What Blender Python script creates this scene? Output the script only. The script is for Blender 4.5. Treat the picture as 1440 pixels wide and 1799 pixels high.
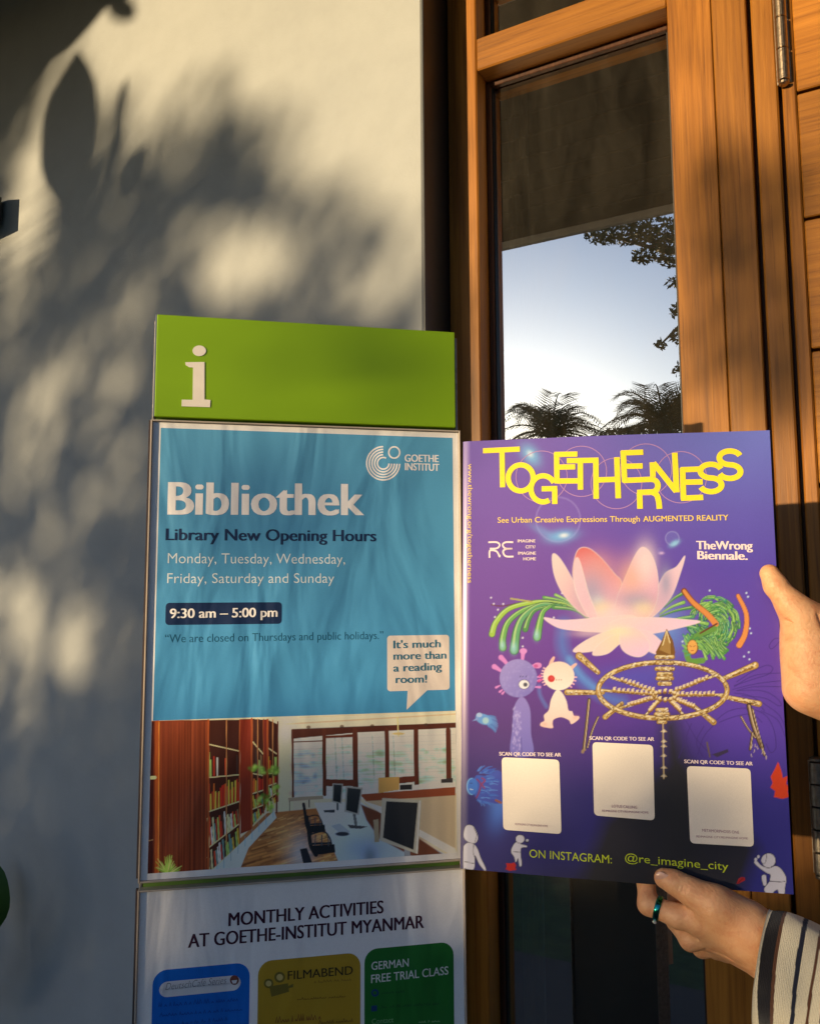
import bpy, math, random
import numpy as np
from mathutils import Matrix, Vector, Euler
D = bpy.data
for o in list(D.objects): D.objects.remove(o)
sc = bpy.context.scene
COL = sc.collection
rnd = random.Random(7)
R = np.array
# ------------------------------------------------------------------ camera
F, PITCH, ROLL = 1453.26, 0.10385, -0.00492
CZ = 1.5
cam = D.objects.new('camera', D.cameras.new('camera')); COL.objects.link(cam); sc.camera = cam
cam.data.sensor_fit = 'VERTICAL'; cam.data.sensor_height = 36.0
cam.data.lens = F / 1799 * 36.0
cam.data.clip_start = 0.02; cam.data.clip_end = 2000
cam.matrix_world = Matrix.Translation((0, 0, CZ)) @ Matrix.Rotation(math.pi/2 + PITCH, 4, 'X') @ Matrix.Rotation(ROLL, 4, 'Z')
# ------------------------------------------------------------------ directions of the place
DY = 0.50427                                   # the house front is turned this much to the view
EV = R([math.cos(DY), -math.sin(DY), 0]); NV = R([-math.sin(DY), -math.cos(DY), 0])
SUN_EL = math.radians(5.25)
sh = 0.913 * NV - 0.408 * EV; sh /= np.linalg.norm(sh)
SUN = R([sh[0]*math.cos(SUN_EL), sh[1]*math.cos(SUN_EL), math.sin(SUN_EL)])
# ------------------------------------------------------------------ world + sun
w = D.worlds.new('World'); sc.world = w; w.use_nodes = True
nt = w.node_tree; nt.nodes.clear()
sky = nt.nodes.new('ShaderNodeTexSky'); sky.sky_type = 'NISHITA'; sky.sun_disc = False
sky.sun_elevation = SUN_EL
sky.sun_rotation = math.atan2(SUN[0], SUN[1])
sky.air_density = 1.0; sky.dust_density = 2.6; sky.ozone_density = 4.2
bg = nt.nodes.new('ShaderNodeBackground'); bg.inputs[1].default_value = 0.15
out = nt.nodes.new('ShaderNodeOutputWorld')
nt.links.new(sky.outputs[0], bg.inputs[0]); nt.links.new(bg.outputs[0], out.inputs[0])
sl = D.lights.new('sun', 'SUN'); sl.energy = 4.1; sl.angle = math.radians(0.55); sl.color = (1.0, 0.74, 0.40)
so = D.objects.new('sun', sl); COL.objects.link(so)
so.rotation_euler = Vector(SUN).to_track_quat('Z', 'Y').to_euler(); so.location = (-6, -5, 4)
vs = sc.view_settings
vs.view_transform = 'Standard'; vs.look = 'None'; vs.exposure = 0.84; vs.gamma = 1.0; vs.use_curve_mapping = False
sc.cycles.max_bounces = 8; sc.cycles.transparent_max_bounces = 16; sc.cycles.use_denoising = True
sc.cycles.sample_clamp_indirect = 4.0

# ------------------------------------------------------------------ picture <-> place
def ray(px, py):
    x = px - 720; y = py - 899.5
    cr, sr = math.cos(ROLL), math.sin(ROLL)
    x, y = x*cr + y*sr, -x*sr + y*cr
    return np.array([x/F, math.cos(PITCH) + y/F*math.sin(PITCH), math.sin(PITCH) - y/F*math.cos(PITCH)])
def project(P):
    X, Y, Z = P[..., 0], P[..., 1], P[..., 2] - CZ
    c, s = math.cos(PITCH), math.sin(PITCH)
    d = Y*c + Z*s; u = -Y*s + Z*c
    x = X/d*F; y = -u/d*F
    cr, sr = math.cos(ROLL), math.sin(ROLL)
    return 720 + x*cr - y*sr, 899.5 + x*sr + y*cr
O3 = R([0, 0, CZ])
def onwall(px, py, h):                          # building coordinates (along, deep, height)
    v = ray(px, py); t = h / -(v @ NV); P = v*t
    return P @ EV, P[2] + CZ
BROT = Matrix.Rotation(-DY, 4, 'Z')             # building frame: x along, y deep, z up
SYAW = 0.20118; SK = 0.7068
SORG = R([-0.35757*SK, 1.1285*SK, CZ])
SW = 0.44*SK
SMAT = Matrix.Translation(SORG.tolist()) @ Matrix.Rotation(SYAW, 4, 'Z')
SE = R([math.cos(SYAW), math.sin(SYAW), 0]); SN = R([math.sin(SYAW), -math.cos(SYAW), 0])
def S(px, py, off=0.0):                         # pixel -> (x, z) on the info stand's front, z relative to CZ
    v = ray(px, py); t = ((SORG-O3) @ SN + off) / (v @ SN); P = v*t - (SORG-O3)
    return float(P @ SE), float(P[2])
PM = Matrix.Translation((0.19525, 0.80274, CZ-0.04994)) @ Matrix.Rotation(-0.21905, 4, 'Z') @ Matrix.Rotation(-0.05149, 4, 'X') @ Matrix.Rotation(0.00971, 4, 'Y')
PMn = np.array(PM); PC = PMn[:3, 3]; PX, PN, PZ = PMn[:3, 0], -PMn[:3, 1], PMn[:3, 2]
def V(px, py, off=0.0):                         # pixel -> (x, z) on the held poster
    v = ray(px, py); t = ((PC-O3) @ PN + off) / (v @ PN); P = v*t + O3 - PC
    return float(P @ PX), float(P @ PZ)
def V3(px, py, off):                            # world point on a plane parallel to the poster, off metres nearer
    v = ray(px, py); t = ((PC-O3) @ PN + off) / (v @ PN); return v*t + O3

# ------------------------------------------------------------------ helpers
def lin(c):
    c = np.asarray(c, float)/255.0
    return np.where(c <= .04045, c/12.92, ((c+.055)/1.055)**2.4)
def tag(o, label=None, cat=None, group=None, kind=None):
    if label: o['label'] = label
    if cat: o['category'] = cat
    if group: o['group'] = group
    if kind: o['kind'] = kind
    return o
def empty(name, label=None, cat=None, mat=None, group=None, kind=None, loc=None):
    o = D.objects.new(name, None); COL.objects.link(o); o.empty_display_size = .1
    if mat is not None: o.matrix_world = mat
    if loc is not None: o.location = loc
    return tag(o, label, cat, group, kind)
def link(name, me, m=None, parent=None, mat=None):
    o = D.objects.new(name, me); COL.objects.link(o)
    if m is not None and not me.materials: me.materials.append(m)
    if parent: o.parent = parent
    if mat is not None: o.matrix_local = mat
    return o
def mesh(name, vs_, fs, smooth=False):
    me = D.meshes.new(name); me.from_pydata([tuple(map(float, v)) for v in vs_], [], [tuple(f) for f in fs]); me.update()
    if smooth: me.polygons.foreach_set('use_smooth', [True]*len(me.polygons))
    return me
def npmesh(name, V_, Q, smooth=True, colors=None):
    me = D.meshes.new(name); n, m = len(V_), len(Q); k = Q.shape[1]
    me.vertices.add(n); me.vertices.foreach_set('co', np.ascontiguousarray(V_, np.float32).ravel())
    me.loops.add(m*k); me.loops.foreach_set('vertex_index', np.ascontiguousarray(Q, np.int32).ravel())
    me.polygons.add(m); me.polygons.foreach_set('loop_start', np.arange(0, m*k, k, dtype=np.int32))
    me.polygons.foreach_set('loop_total', np.full(m, k, np.int32))
    me.polygons.foreach_set('use_smooth', np.full(m, smooth))
    me.update(calc_edges=True)
    if colors is not None:
        a = me.color_attributes.new('tint', 'FLOAT_COLOR', 'POINT')
        a.data.foreach_set('color', np.ascontiguousarray(np.c_[colors, np.ones(n)], np.float32).ravel())
    return me
class MB:
    def __init__(s): s.v = []; s.f = []
    def box(s, x0, x1, y0, y1, z0, z1, b=0.0):
        n = len(s.v)
        if b <= 0:
            s.v += [(x, y, z) for x in (x0, x1) for y in (y0, y1) for z in (z0, z1)]
            s.f += [tuple(n+i for i in q) for q in ((0,1,3,2),(4,6,7,5),(0,4,5,1),(2,3,7,6),(0,2,6,4),(1,5,7,3))]
            return s
        b = min(b, (x1-x0)*.45, (y1-y0)*.45, (z1-z0)*.45)
        cs = {}
        for ix, (xa, sx) in enumerate(((x0, 1), (x1, -1))):
            for iy, (ya, sy) in enumerate(((y0, 1), (y1, -1))):
                for iz, (za, sz) in enumerate(((z0, 1), (z1, -1))):
                    for ax in range(3):
                        p = [xa+sx*b, ya+sy*b, za+sz*b]; p[ax] = (xa, ya, za)[ax]
                        cs[ix, iy, iz, ax] = len(s.v); s.v.append(tuple(p))
        def F_(*k): s.f.append(tuple(cs[q] for q in k))
        F_((0,0,0,0),(0,0,1,0),(0,1,1,0),(0,1,0,0)); F_((1,0,0,0),(1,1,0,0),(1,1,1,0),(1,0,1,0))
        F_((0,0,0,1),(1,0,0,1),(1,0,1,1),(0,0,1,1)); F_((0,1,0,1),(0,1,1,1),(1,1,1,1),(1,1,0,1))
        F_((0,0,0,2),(0,1,0,2),(1,1,0,2),(1,0,0,2)); F_((0,0,1,2),(1,0,1,2),(1,1,1,2),(0,1,1,2))
        for i in (0, 1):
            for j in (0, 1):
                F_((0,i,j,1),(1,i,j,1),(1,i,j,2),(0,i,j,2))
                F_((i,0,j,0),(i,1,j,0),(i,1,j,2),(i,0,j,2))
                F_((i,j,0,0),(i,j,1,0),(i,j,1,1),(i,j,0,1))
                for k in (0, 1):
                    if i == 0: pass
        for i in (0, 1):
            for j in (0, 1):
                for k in (0, 1): F_((i,j,k,0),(i,j,k,1),(i,j,k,2))
        return s
    def prism(s, pts, y0, y1):                 # outline in x,z, thickness in y
        n = len(s.v); k = len(pts)
        s.v += [(x, y0, z) for x, z in pts] + [(x, y1, z) for x, z in pts]
        s.f.append(tuple(range(n, n+k))); s.f.append(tuple(range(n+2*k-1, n+k-1, -1)))
        for i in range(k): j = (i+1) % k; s.f.append((n+i, n+k+i, n+k+j, n+j))
        return s
    def tube(s, pts, rad, seg=10, cap=True):
        pts = [Vector(p) for p in pts]
        if not hasattr(rad, '__len__'): rad = [rad]*len(pts)
        n0 = len(s.v); up = Vector((0, 0, 1))
        for i, p in enumerate(pts):
            t = (pts[min(i+1, len(pts)-1)] - pts[max(i-1, 0)]).normalized()
            a = t.cross(up if abs(t.z) < .9 else Vector((1, 0, 0))).normalized(); b = t.cross(a)
            for k in range(seg):
                q = 2*math.pi*k/seg; s.v.append(tuple(p + (a*math.cos(q) + b*math.sin(q))*rad[i]))
        for i in range(len(pts)-1):
            for k in range(seg):
                a = n0+i*seg+k; b = n0+i*seg+(k+1) % seg; s.f.append((a, b, b+seg, a+seg))
        if cap:
            s.f.append(tuple(n0+k for k in range(seg-1, -1, -1))); e = n0+(len(pts)-1)*seg; s.f.append(tuple(e+k for k in range(seg)))
        return s
    def build(s, name, m, parent=None, smooth=False, fix=True, mat=None):
        me = mesh(name, s.v, s.f, smooth)
        if fix:
            import bmesh
            bm = bmesh.new(); bm.from_mesh(me); bmesh.ops.recalc_face_normals(bm, faces=bm.faces); bm.to_mesh(me); bm.free()
        return link(name, me, m, parent, mat)

# ------------------------------------------------------------------ materials
def newmat(name):
    m = D.materials.new(name); m.use_nodes = True; n = m.node_tree; b = n.nodes['Principled BSDF']
    return m, n, b
def N(nt_, typ, **kw):
    n = nt_.nodes.new(typ)
    for k, v in kw.items(): setattr(n, k, v)
    return n
def setin(n, **kw):
    for k, v in kw.items():
        n.inputs[k.replace('_', ' ')].default_value = v
def ramp(nt_, pts):
    r = N(nt_, 'ShaderNodeValToRGB'); e = r.color_ramp.elements
    while len(e) > 1: e.remove(e[-1])
    e[0].position = pts[0][0]; e[0].color = (*pts[0][1], 1)
    for p, c in pts[1:]:
        q = e.new(p); q.color = (*c, 1)
    return r
def noise(nt_, vec, scale, detail=4, rough=.55, dist=0.0):
    n = N(nt_, 'ShaderNodeTexNoise'); n.inputs['Scale'].default_value = scale; n.inputs['Detail'].default_value = detail
    n.inputs['Roughness'].default_value = rough; n.inputs['Distortion'].default_value = dist
    if vec is not None: nt_.links.new(vec, n.inputs['Vector'])
    return n
def coords(nt_, scale=(1, 1, 1), rand=0.0, kind='Object'):
    tc = N(nt_, 'ShaderNodeTexCoord'); mp = N(nt_, 'ShaderNodeMapping'); mp.inputs['Scale'].default_value = scale
    nt_.links.new(tc.outputs[kind], mp.inputs['Vector'])
    if rand:
        oi = N(nt_, 'ShaderNodeObjectInfo'); ml = N(nt_, 'ShaderNodeMath', operation='MULTIPLY'); ml.inputs[1].default_value = rand
        nt_.links.new(oi.outputs['Random'], ml.inputs[0]); nt_.links.new(ml.outputs[0], mp.inputs['Location'])
    return mp.outputs[0]
def bump(nt_, b, h, dist, strength=1.0, prev=None):
    bp = N(nt_, 'ShaderNodeBump'); bp.inputs['Distance'].default_value = dist; bp.inputs['Strength'].default_value = strength
    nt_.links.new(h, bp.inputs['Height'])
    if prev: nt_.links.new(prev, bp.inputs['Normal'])
    nt_.links.new(bp.outputs[0], b.inputs['Normal']); return bp.outputs[0]
def plain(name, col, rough=.5, metal=0.0, nscale=30, var=.12, bd=0.0, spec=.5, coat=0.0):
    m, n, b = newmat(name); setin(b, Roughness=rough, Metallic=metal); b.inputs['Specular IOR Level'].default_value = spec
    b.inputs['Coat Weight'].default_value = coat; b.inputs['Coat Roughness'].default_value = .12
    ns = noise(n, coords(n), nscale, 5)
    c = R(col, dtype=float); r = ramp(n, [(.25, tuple(c*(1-var))), (.75, tuple(np.minimum(c*(1+var), .95)))])
    n.links.new(ns.outputs[0], r.inputs[0]); n.links.new(r.outputs[0], b.inputs['Base Color'])
    if bd: bump(n, b, ns.outputs[0], bd)
    return m
def wood(name, dark, mid, light, axis=2, rough=.48, coat=.08):
    m, n, b = newmat(name)
    fine = [260, 260, 260]; fine[axis] = 7
    wide = [26, 26, 26]; wide[axis] = 1.6
    cl = [5, 5, 5]; cl[axis] = 2.2
    v = coords(n, fine, 11.0); vw = coords(n, wide, 17.0); vc = coords(n, cl, 5.0)
    nf = noise(n, v, 1.0, 6, .65, .3); nw = noise(n, vw, 1.0, 4, .6, 1.2); nc = noise(n, vc, 1.0, 3, .5, .4)
    r = ramp(n, [(.15, dark), (.5, mid), (.85, light)])
    a1 = N(n, 'ShaderNodeMix'); a1.inputs[0].default_value = .5
    n.links.new(nf.outputs[0], a1.inputs[2]); n.links.new(nw.outputs[0], a1.inputs[3])
    a2 = N(n, 'ShaderNodeMix'); a2.inputs[0].default_value = .35
    n.links.new(a1.outputs[0], a2.inputs[2]); n.links.new(nc.outputs[0], a2.inputs[3])
    mr = N(n, 'ShaderNodeMapRange'); mr.inputs['From Min'].default_value = .36; mr.inputs['From Max'].default_value = .64
    n.links.new(a2.outputs[0], mr.inputs[0]); n.links.new(mr.outputs[0], r.inputs[0])
    wm = [9, 9, 9]; wm[axis] = .9
    wv = N(n, 'ShaderNodeTexWave'); wv.wave_type = 'BANDS'; wv.bands_direction = 'X' if axis != 0 else 'Z'; wv.inputs['Scale'].default_value = 2.2; wv.inputs['Distortion'].default_value = 9; wv.inputs['Detail'].default_value = 3; wv.inputs['Detail Scale'].default_value = .8
    n.links.new(coords(n, wm, 23.0), wv.inputs['Vector'])
    wr = ramp(n, [(.0, (.70, .64, .58)), (.45, (1, 1, 1)), (1, (1.0, 1.0, 1.0))]); n.links.new(wv.outputs[0], wr.inputs[0])
    wx = N(n, 'ShaderNodeMix', data_type='RGBA', blend_type='MULTIPLY'); wx.inputs[0].default_value = .42; n.links.new(r.outputs[0], wx.inputs[6]); n.links.new(wr.outputs[0], wx.inputs[7])
    pr = ramp(n, [(.30, (.6, .55, .5)), (.40, (1, 1, 1))]); n.links.new(nf.outputs[0], pr.inputs[0])
    mx = N(n, 'ShaderNodeMix', data_type='RGBA', blend_type='MULTIPLY'); mx.inputs[0].default_value = .8
    n.links.new(wx.outputs[2], mx.inputs[6]); n.links.new(pr.outputs[0], mx.inputs[7])
    oi = N(n, 'ShaderNodeObjectInfo'); hv = N(n, 'ShaderNodeHueSaturation'); m2 = N(n, 'ShaderNodeMapRange')
    m2.inputs['To Min'].default_value = .76; m2.inputs['To Max'].default_value = 1.2
    n.links.new(oi.outputs['Random'], m2.inputs[0]); n.links.new(m2.outputs[0], hv.inputs['Value'])
    n.links.new(mx.outputs[2], hv.inputs['Color']); n.links.new(hv.outputs[0], b.inputs['Base Color'])
    rr = N(n, 'ShaderNodeMapRange'); rr.inputs['To Min'].default_value = rough-.08; rr.inputs['To Max'].default_value = rough+.14
    n.links.new(nw.outputs[0], rr.inputs[0]); n.links.new(rr.outputs[0], b.inputs['Roughness'])
    b.inputs['Coat Weight'].default_value = coat; b.inputs['Coat Roughness'].default_value = .3
    b.inputs['Specular IOR Level'].default_value = .3
    bump(n, b, nf.outputs[0], .0005, .6)
    return m
WD, WM_, WL = (.19, .070, .009), (.29, .112, .014), (.37, .150, .020)
M = {}
M['wood'] = wood('varnished_teak_upright', WD, WM_, WL, 2)
M['wood_h'] = wood('varnished_teak_level', WD, WM_, WL, 0)
M['wood_dark'] = wood('dark_teak', (.04, .014, .007), (.075, .026, .012), (.12, .045, .02), 2)
M['steel'] = plain('brushed_hinge_steel', (.42, .34, .26), .38, 1.0, 220, .25, .0003)
M['dark_steel'] = plain('tarnished_hinge_steel', (.3, .27, .24), .45, 1.0, 160, .3, .0003)
M['gasket'] = plain('black_rubber', (.012, .012, .014), .5)
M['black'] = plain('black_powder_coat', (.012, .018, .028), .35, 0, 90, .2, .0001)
M['alu'] = plain('anodised_edge', (.55, .47, .38), .3, .8, 60, .15)
M['acrylic_edge'] = plain('acrylic_edge', (.42, .36, .31), .18, 0, 40, .15, 0, .8)
M['dark_edge'] = plain('board_edge_dark', (.05, .035, .035), .5)
M['green'] = plain('lime_green_lacquer', (.20, .37, .004), .38, 0, 6, .05, 0, .35)
M['leafy_back'] = plain('green_backboard', (.10, .20, .03), .5, 0, 40, .15)
M['vinyl_white'] = plain('white_vinyl', (.78, .74, .72), .45, 0, 80, .03)

def paper_mat(name, col=None, ripple=1.0, rough=.5, coat=.5, attr=False):
    m, n, b = newmat(name); setin(b, Roughness=rough)
    b.inputs['Coat Weight'].default_value = coat; b.inputs['Coat Roughness'].default_value = .22
    b.inputs['Specular IOR Level'].default_value = .35
    tc = N(n, 'ShaderNodeTexCoord')
    gr = noise(n, tc.outputs['Object'], 900, 3)
    mx = N(n, 'ShaderNodeMix', data_type='RGBA', blend_type='MULTIPLY'); mx.inputs[0].default_value = 1
    rr = ramp(n, [(.3, (.93, .93, .93)), (.7, (1, 1, 1))]); n.links.new(gr.outputs[0], rr.inputs[0])
    if attr:
        at = N(n, 'ShaderNodeAttribute'); at.attribute_name = 'tint'; n.links.new(at.outputs['Color'], mx.inputs[6])
    else: mx.inputs[6].default_value = (*col, 1)
    n.links.new(rr.outputs[0], mx.inputs[7]); n.links.new(mx.outputs[2], b.inputs['Base Color'])
    if ripple:
        mp = N(n, 'ShaderNodeMapping'); mp.inputs['Scale'].default_value = (11, 1, 3.6); mp.inputs['Rotation'].default_value = (0, .10, 0)
        n.links.new(tc.outputs['Object'], mp.inputs['Vector'])
        wv = noise(n, mp.outputs[0], 1.0, 2.5, .5, 1.6)
        mp2 = N(n, 'ShaderNodeMapping'); mp2.inputs['Scale'].default_value = (4, 1, 6); n.links.new(tc.outputs['Object'], mp2.inputs['Vector'])
        w2 = noise(n, mp2.outputs[0], 1.0, 2, .5, .5)
        p = bump(n, b, wv.outputs[0], .0065*ripple, 1.0)
        bump(n, b, w2.outputs[0], .013*ripple, 1.0, p)
    return m

def glass_mat():
    m = D.materials.new('tinted_window_glass'); m.use_nodes = True; n = m.node_tree; n.nodes.clear()
    o = N(n, 'ShaderNodeOutputMaterial'); g = N(n, 'ShaderNodeBsdfGlossy'); t = N(n, 'ShaderNodeBsdfTransparent'); mx = N(n, 'ShaderNodeMixShader')
    g.inputs['Roughness'].default_value = 0.0; g.inputs['Color'].default_value = (.94, .97, 1, 1); t.inputs['Color'].default_value = (.8, .8, .72, 1)
    fr = N(n, 'ShaderNodeFresnel'); fr.inputs[0].default_value = 1.5
    mr = N(n, 'ShaderNodeMapRange'); mr.inputs['From Min'].default_value = 0; mr.inputs['From Max'].default_value = 1
    mr.inputs['To Min'].default_value = .56; mr.inputs['To Max'].default_value = 1
    n.links.new(fr.outputs[0], mr.inputs[0]); n.links.new(mr.outputs[0], mx.inputs[0])
    n.links.new(t.outputs[0], mx.inputs[1]); n.links.new(g.outputs[0], mx.inputs[2]); df = N(n, 'ShaderNodeBsdfDiffuse'); df.inputs[0].default_value = (.55, .5, .42, 1)
    tc = N(n, 'ShaderNodeTexCoord'); mp = N(n, 'ShaderNodeMapping'); mp.inputs['Scale'].default_value = (14, 1, 5); n.links.new(tc.outputs['Object'], mp.inputs['Vector'])
    ns = noise(n, mp.outputs[0], 1.0, 6, .65, 1.0); m3 = N(n, 'ShaderNodeMapRange'); m3.inputs['From Min'].default_value = .35; m3.inputs['From Max'].default_value = .75
    m3.inputs['To Min'].default_value = .012; m3.inputs['To Max'].default_value = .045; n.links.new(ns.outputs[0], m3.inputs[0])
    m4 = N(n, 'ShaderNodeMixShader'); n.links.new(m3.outputs[0], m4.inputs[0]); n.links.new(mx.outputs[0], m4.inputs[1]); n.links.new(df.outputs[0], m4.inputs[2]); n.links.new(m4.outputs[0], o.inputs[0])
    return m
M['glass'] = glass_mat()

def plaster():
    m, n, b = newmat('grey_rendered_wall'); setin(b, Roughness=.82); b.inputs['Specular IOR Level'].default_value = .2
    v = coords(n); a = noise(n, v, 2.2, 5, .6, .3); f = noise(n, v, 260, 4, .6); g = noise(n, v, 18, 5, .6)
    r = ramp(n, [(.3, (.335, .36, .39)), (.7, (.375, .40, .425))]); n.links.new(a.outputs[0], r.inputs[0])
    mx = N(n, 'ShaderNodeMix', data_type='RGBA', blend_type='MULTIPLY'); mx.inputs[0].default_value = .5
    r2 = ramp(n, [(.35, (.9, .9, .9)), (.6, (1, 1, 1))]); n.links.new(g.outputs[0], r2.inputs[0])
    n.links.new(r.outputs[0], mx.inputs[6]); n.links.new(r2.outputs[0], mx.inputs[7]); n.links.new(mx.outputs[2], b.inputs['Base Color'])
    p = bump(n, b, a.outputs[0], .012, .35); p = bump(n, b, g.outputs[0], .0014, .5, p); bump(n, b, f.outputs[0], .0004, .8, p)
    return m
M['plaster'] = plaster()
PSAT = 1.3
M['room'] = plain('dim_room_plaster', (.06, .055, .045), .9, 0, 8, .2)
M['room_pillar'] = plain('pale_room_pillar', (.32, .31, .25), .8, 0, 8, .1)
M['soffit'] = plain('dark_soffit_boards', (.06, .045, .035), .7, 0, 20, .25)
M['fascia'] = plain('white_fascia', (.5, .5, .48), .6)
M['grass'] = plain('lawn', (.045, .075, .02), .9, 0, 9, .45, .01)
M['tile'] = plain('porch_tiles', (.045, .035, .03), .7, 0, 7, .2, .0004)
M['bark'] = plain('bark', (.09, .065, .045), .9, 0, 40, .4, .004)
M['pot'] = plain('terracotta', (.3, .12, .06), .8, 0, 30, .2, .001)

def leaf_mat(name, c1, c2, rough=.75, tr=.25):
    m, n, b = newmat(name); setin(b, Roughness=rough)
    oi = N(n, 'ShaderNodeTexCoord'); nn = noise(n, oi.outputs['Object'], 3.0, 4)
    r = ramp(n, [(.3, c1), (.7, c2)]); n.links.new(nn.outputs[0], r.inputs[0]); n.links.new(r.outputs[0], b.inputs['Base Color'])
    b.inputs['Subsurface Weight'].default_value = 0
    return m
M['leaf'] = leaf_mat('garden_leaves', (.018, .04, .010), (.05, .09, .02))
M['palm_leaf'] = leaf_mat('palm_leaves', (.025, .045, .012), (.07, .10, .025))
M['pot_leaf'] = leaf_mat('glossy_green_leaf', (.035, .09, .02), (.07, .17, .03), .38)


# ================================================================== the building
HW, HD, HG = 1.096, 1.18169, 1.2326
aC = onwall(742, 300, HW)[0]                     # corner of the grey wall
aI = onwall(840, 400, HD)[0]                     # inner edge of the left stile
aS0, aS1 = onwall(1186, 400, HD)[0], onwall(1264, 375, HD)[0]
aG0 = onwall(1327, 380, HD)[0]; aG1 = aG0 + .006
aH0 = onwall(1381, 450, HD)[0]; aH1 = aH0 + .005
aP0 = onwall(1411, 390, HD)[0]
zr0 = onwall(1003, 67, HD)[1]; zr1 = onwall(926, 35, HD)[1]
ZEAVE = CZ + 1.40
DOORW = .88
aR = aH1 + DOORW + .10
ZTOP = 2.62
def bthing(name, label, cat, a=0, h=0, z=0, group=None, kind=None):
    e = empty(name, label, cat, BROT @ Matrix.Translation((a, h, z)), group, kind); e['_o'] = (a, h, z); return e
def off(mb, e):
    a, h, z = e['_o']; mb.v = [(x-a, y-h, q-z) for x, y, q in mb.v]; return mb
def piece(name, e, m, *boxes, b=.0015):
    mb = MB()
    for q in boxes: mb.box(*q, b=b)
    return off(mb, e).build(name, m, e)

# ground and porch
g = MB(); g.v = [(-400, -400, -.10), (400, -400, -.10), (400, 400, -.10), (-400, 400, -.10)]; g.f = [(0, 1, 2, 3)]
tag(g.build('ground', M['grass'], None, fix=False), kind='structure')
pf = MB().box(-6, 5, -1.0, HG+.1, -.099, 0, b=.004)
pfo = pf.build('porch_floor', M['tile'], None, mat=BROT); tag(pfo, kind='structure')

wall = bthing('plaster_wall', 'smooth grey plaster wall mottled with soft leaf shadows, left of the glazed side window', 'wall', -3, HW)
piece('wall_section', wall, M['plaster'], (-7, aC, HW, HW+.28, 0, 3.4), b=.003)
piece('dark_reveal', wall, M['black'], (aC+.0002, aC+.0022, HW+.0015, HD+.08, 0, ZTOP), b=0)  # dark strip standing in for the shade on the unlit plaster reveal
piece('wall_section', wall, M['plaster'], (aC+.0, aR, HW, HW+.28, ZTOP+.001, 3.4), b=0)
piece('wall_section', wall, M['plaster'], (aR+.0, 5, HW, HW+.28, 0, 3.4), b=.003)

# porch roof
slope = np.mean([(lambda v: v[2]/-(v @ NV))(ray(x, y)) for x, y in ((865, 437), (1190, 365))])
HE = 2*HG - (ZEAVE-CZ)/slope
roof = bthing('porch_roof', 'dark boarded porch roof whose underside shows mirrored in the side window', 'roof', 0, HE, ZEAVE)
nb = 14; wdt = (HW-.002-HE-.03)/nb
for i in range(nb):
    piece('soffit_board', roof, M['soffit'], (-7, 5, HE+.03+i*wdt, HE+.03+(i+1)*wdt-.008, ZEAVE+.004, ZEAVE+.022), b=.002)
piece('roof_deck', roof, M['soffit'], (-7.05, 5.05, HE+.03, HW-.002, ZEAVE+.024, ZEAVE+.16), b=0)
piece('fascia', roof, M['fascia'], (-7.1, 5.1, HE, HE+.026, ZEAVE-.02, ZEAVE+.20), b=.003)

# glazed side window
sw = bthing('side_window', 'tall narrow side window in brown varnished wood, its glass mirroring the sky', 'window', aI, HD, 0)
sa = aC+.003
piece('stile', sw, M['wood'], (sa, aI, HD, HD+.09, .0, ZTOP), b=.0022)
st2 = piece('stile', sw, M['wood'], (aS0, aS1-.0004, HD, HD+.09, .0, ZTOP), b=.0012)
piece('stile', sw, M['wood'], (aS1+.0004, aG0, HD+.0012, HD+.09, .0, ZTOP), b=.0016)
piece('rail', sw, M['wood_h'], (aI+.0004, aS0-.0004, HD+.0006, HD+.09, zr0, zr1), b=.0022)
piece('rail', sw, M['wood_h'], (aI+.0004, aS0-.0004, HD+.0006, HD+.09, ZTOP-.07, ZTOP-.001), b=.0022)
piece('rail', sw, M['wood_h'], (aI+.0004, aS0-.0004, HD+.0006, HD+.09, 0, .14), b=.0022)
def pane(z0, z1):
    g = off(MB().box(aI+.004, aS0-.004, HG, HG+.005, z0, z1), sw)
    # one reflecting sheet: only the outer face
    g.f = [g.f[4]] if False else g.f
    me = mesh('pane', g.v, [ (0,1,5,4) ])
    p = link('pane', me, M['glass'], sw)
    # beads and rubber
    for (x0, x1, y0, y1) in ((aI+.0005, aI+.008, z0, z1), (aS0-.008, aS0-.0005, z0, z1)):
        piece('bead', sw, M['wood_dark'], (x0, x1, HG-.012, HG-.002, y0, y1), b=.001)
    piece('bead', sw, M['wood_dark'], (aI+.008, aS0-.008, HG-.012, HG-.002, z1-.009, z1), b=.001)
    piece('bead', sw, M['wood'], (aI+.008, aS0-.008, HG-.012, HG-.002, z0, z0+.009), b=.001)
    piece('gasket', sw, M['gasket'], (aI+.008, aI+.0105, HG-.006, HG-.001, z0+.009, z1-.009), (aS0-.0105, aS0-.008, HG-.006, HG-.001, z0+.009, z1-.009), b=0)
pane(.141, zr0-.0005); pane(zr1+.0005, ZTOP-.071)

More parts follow.
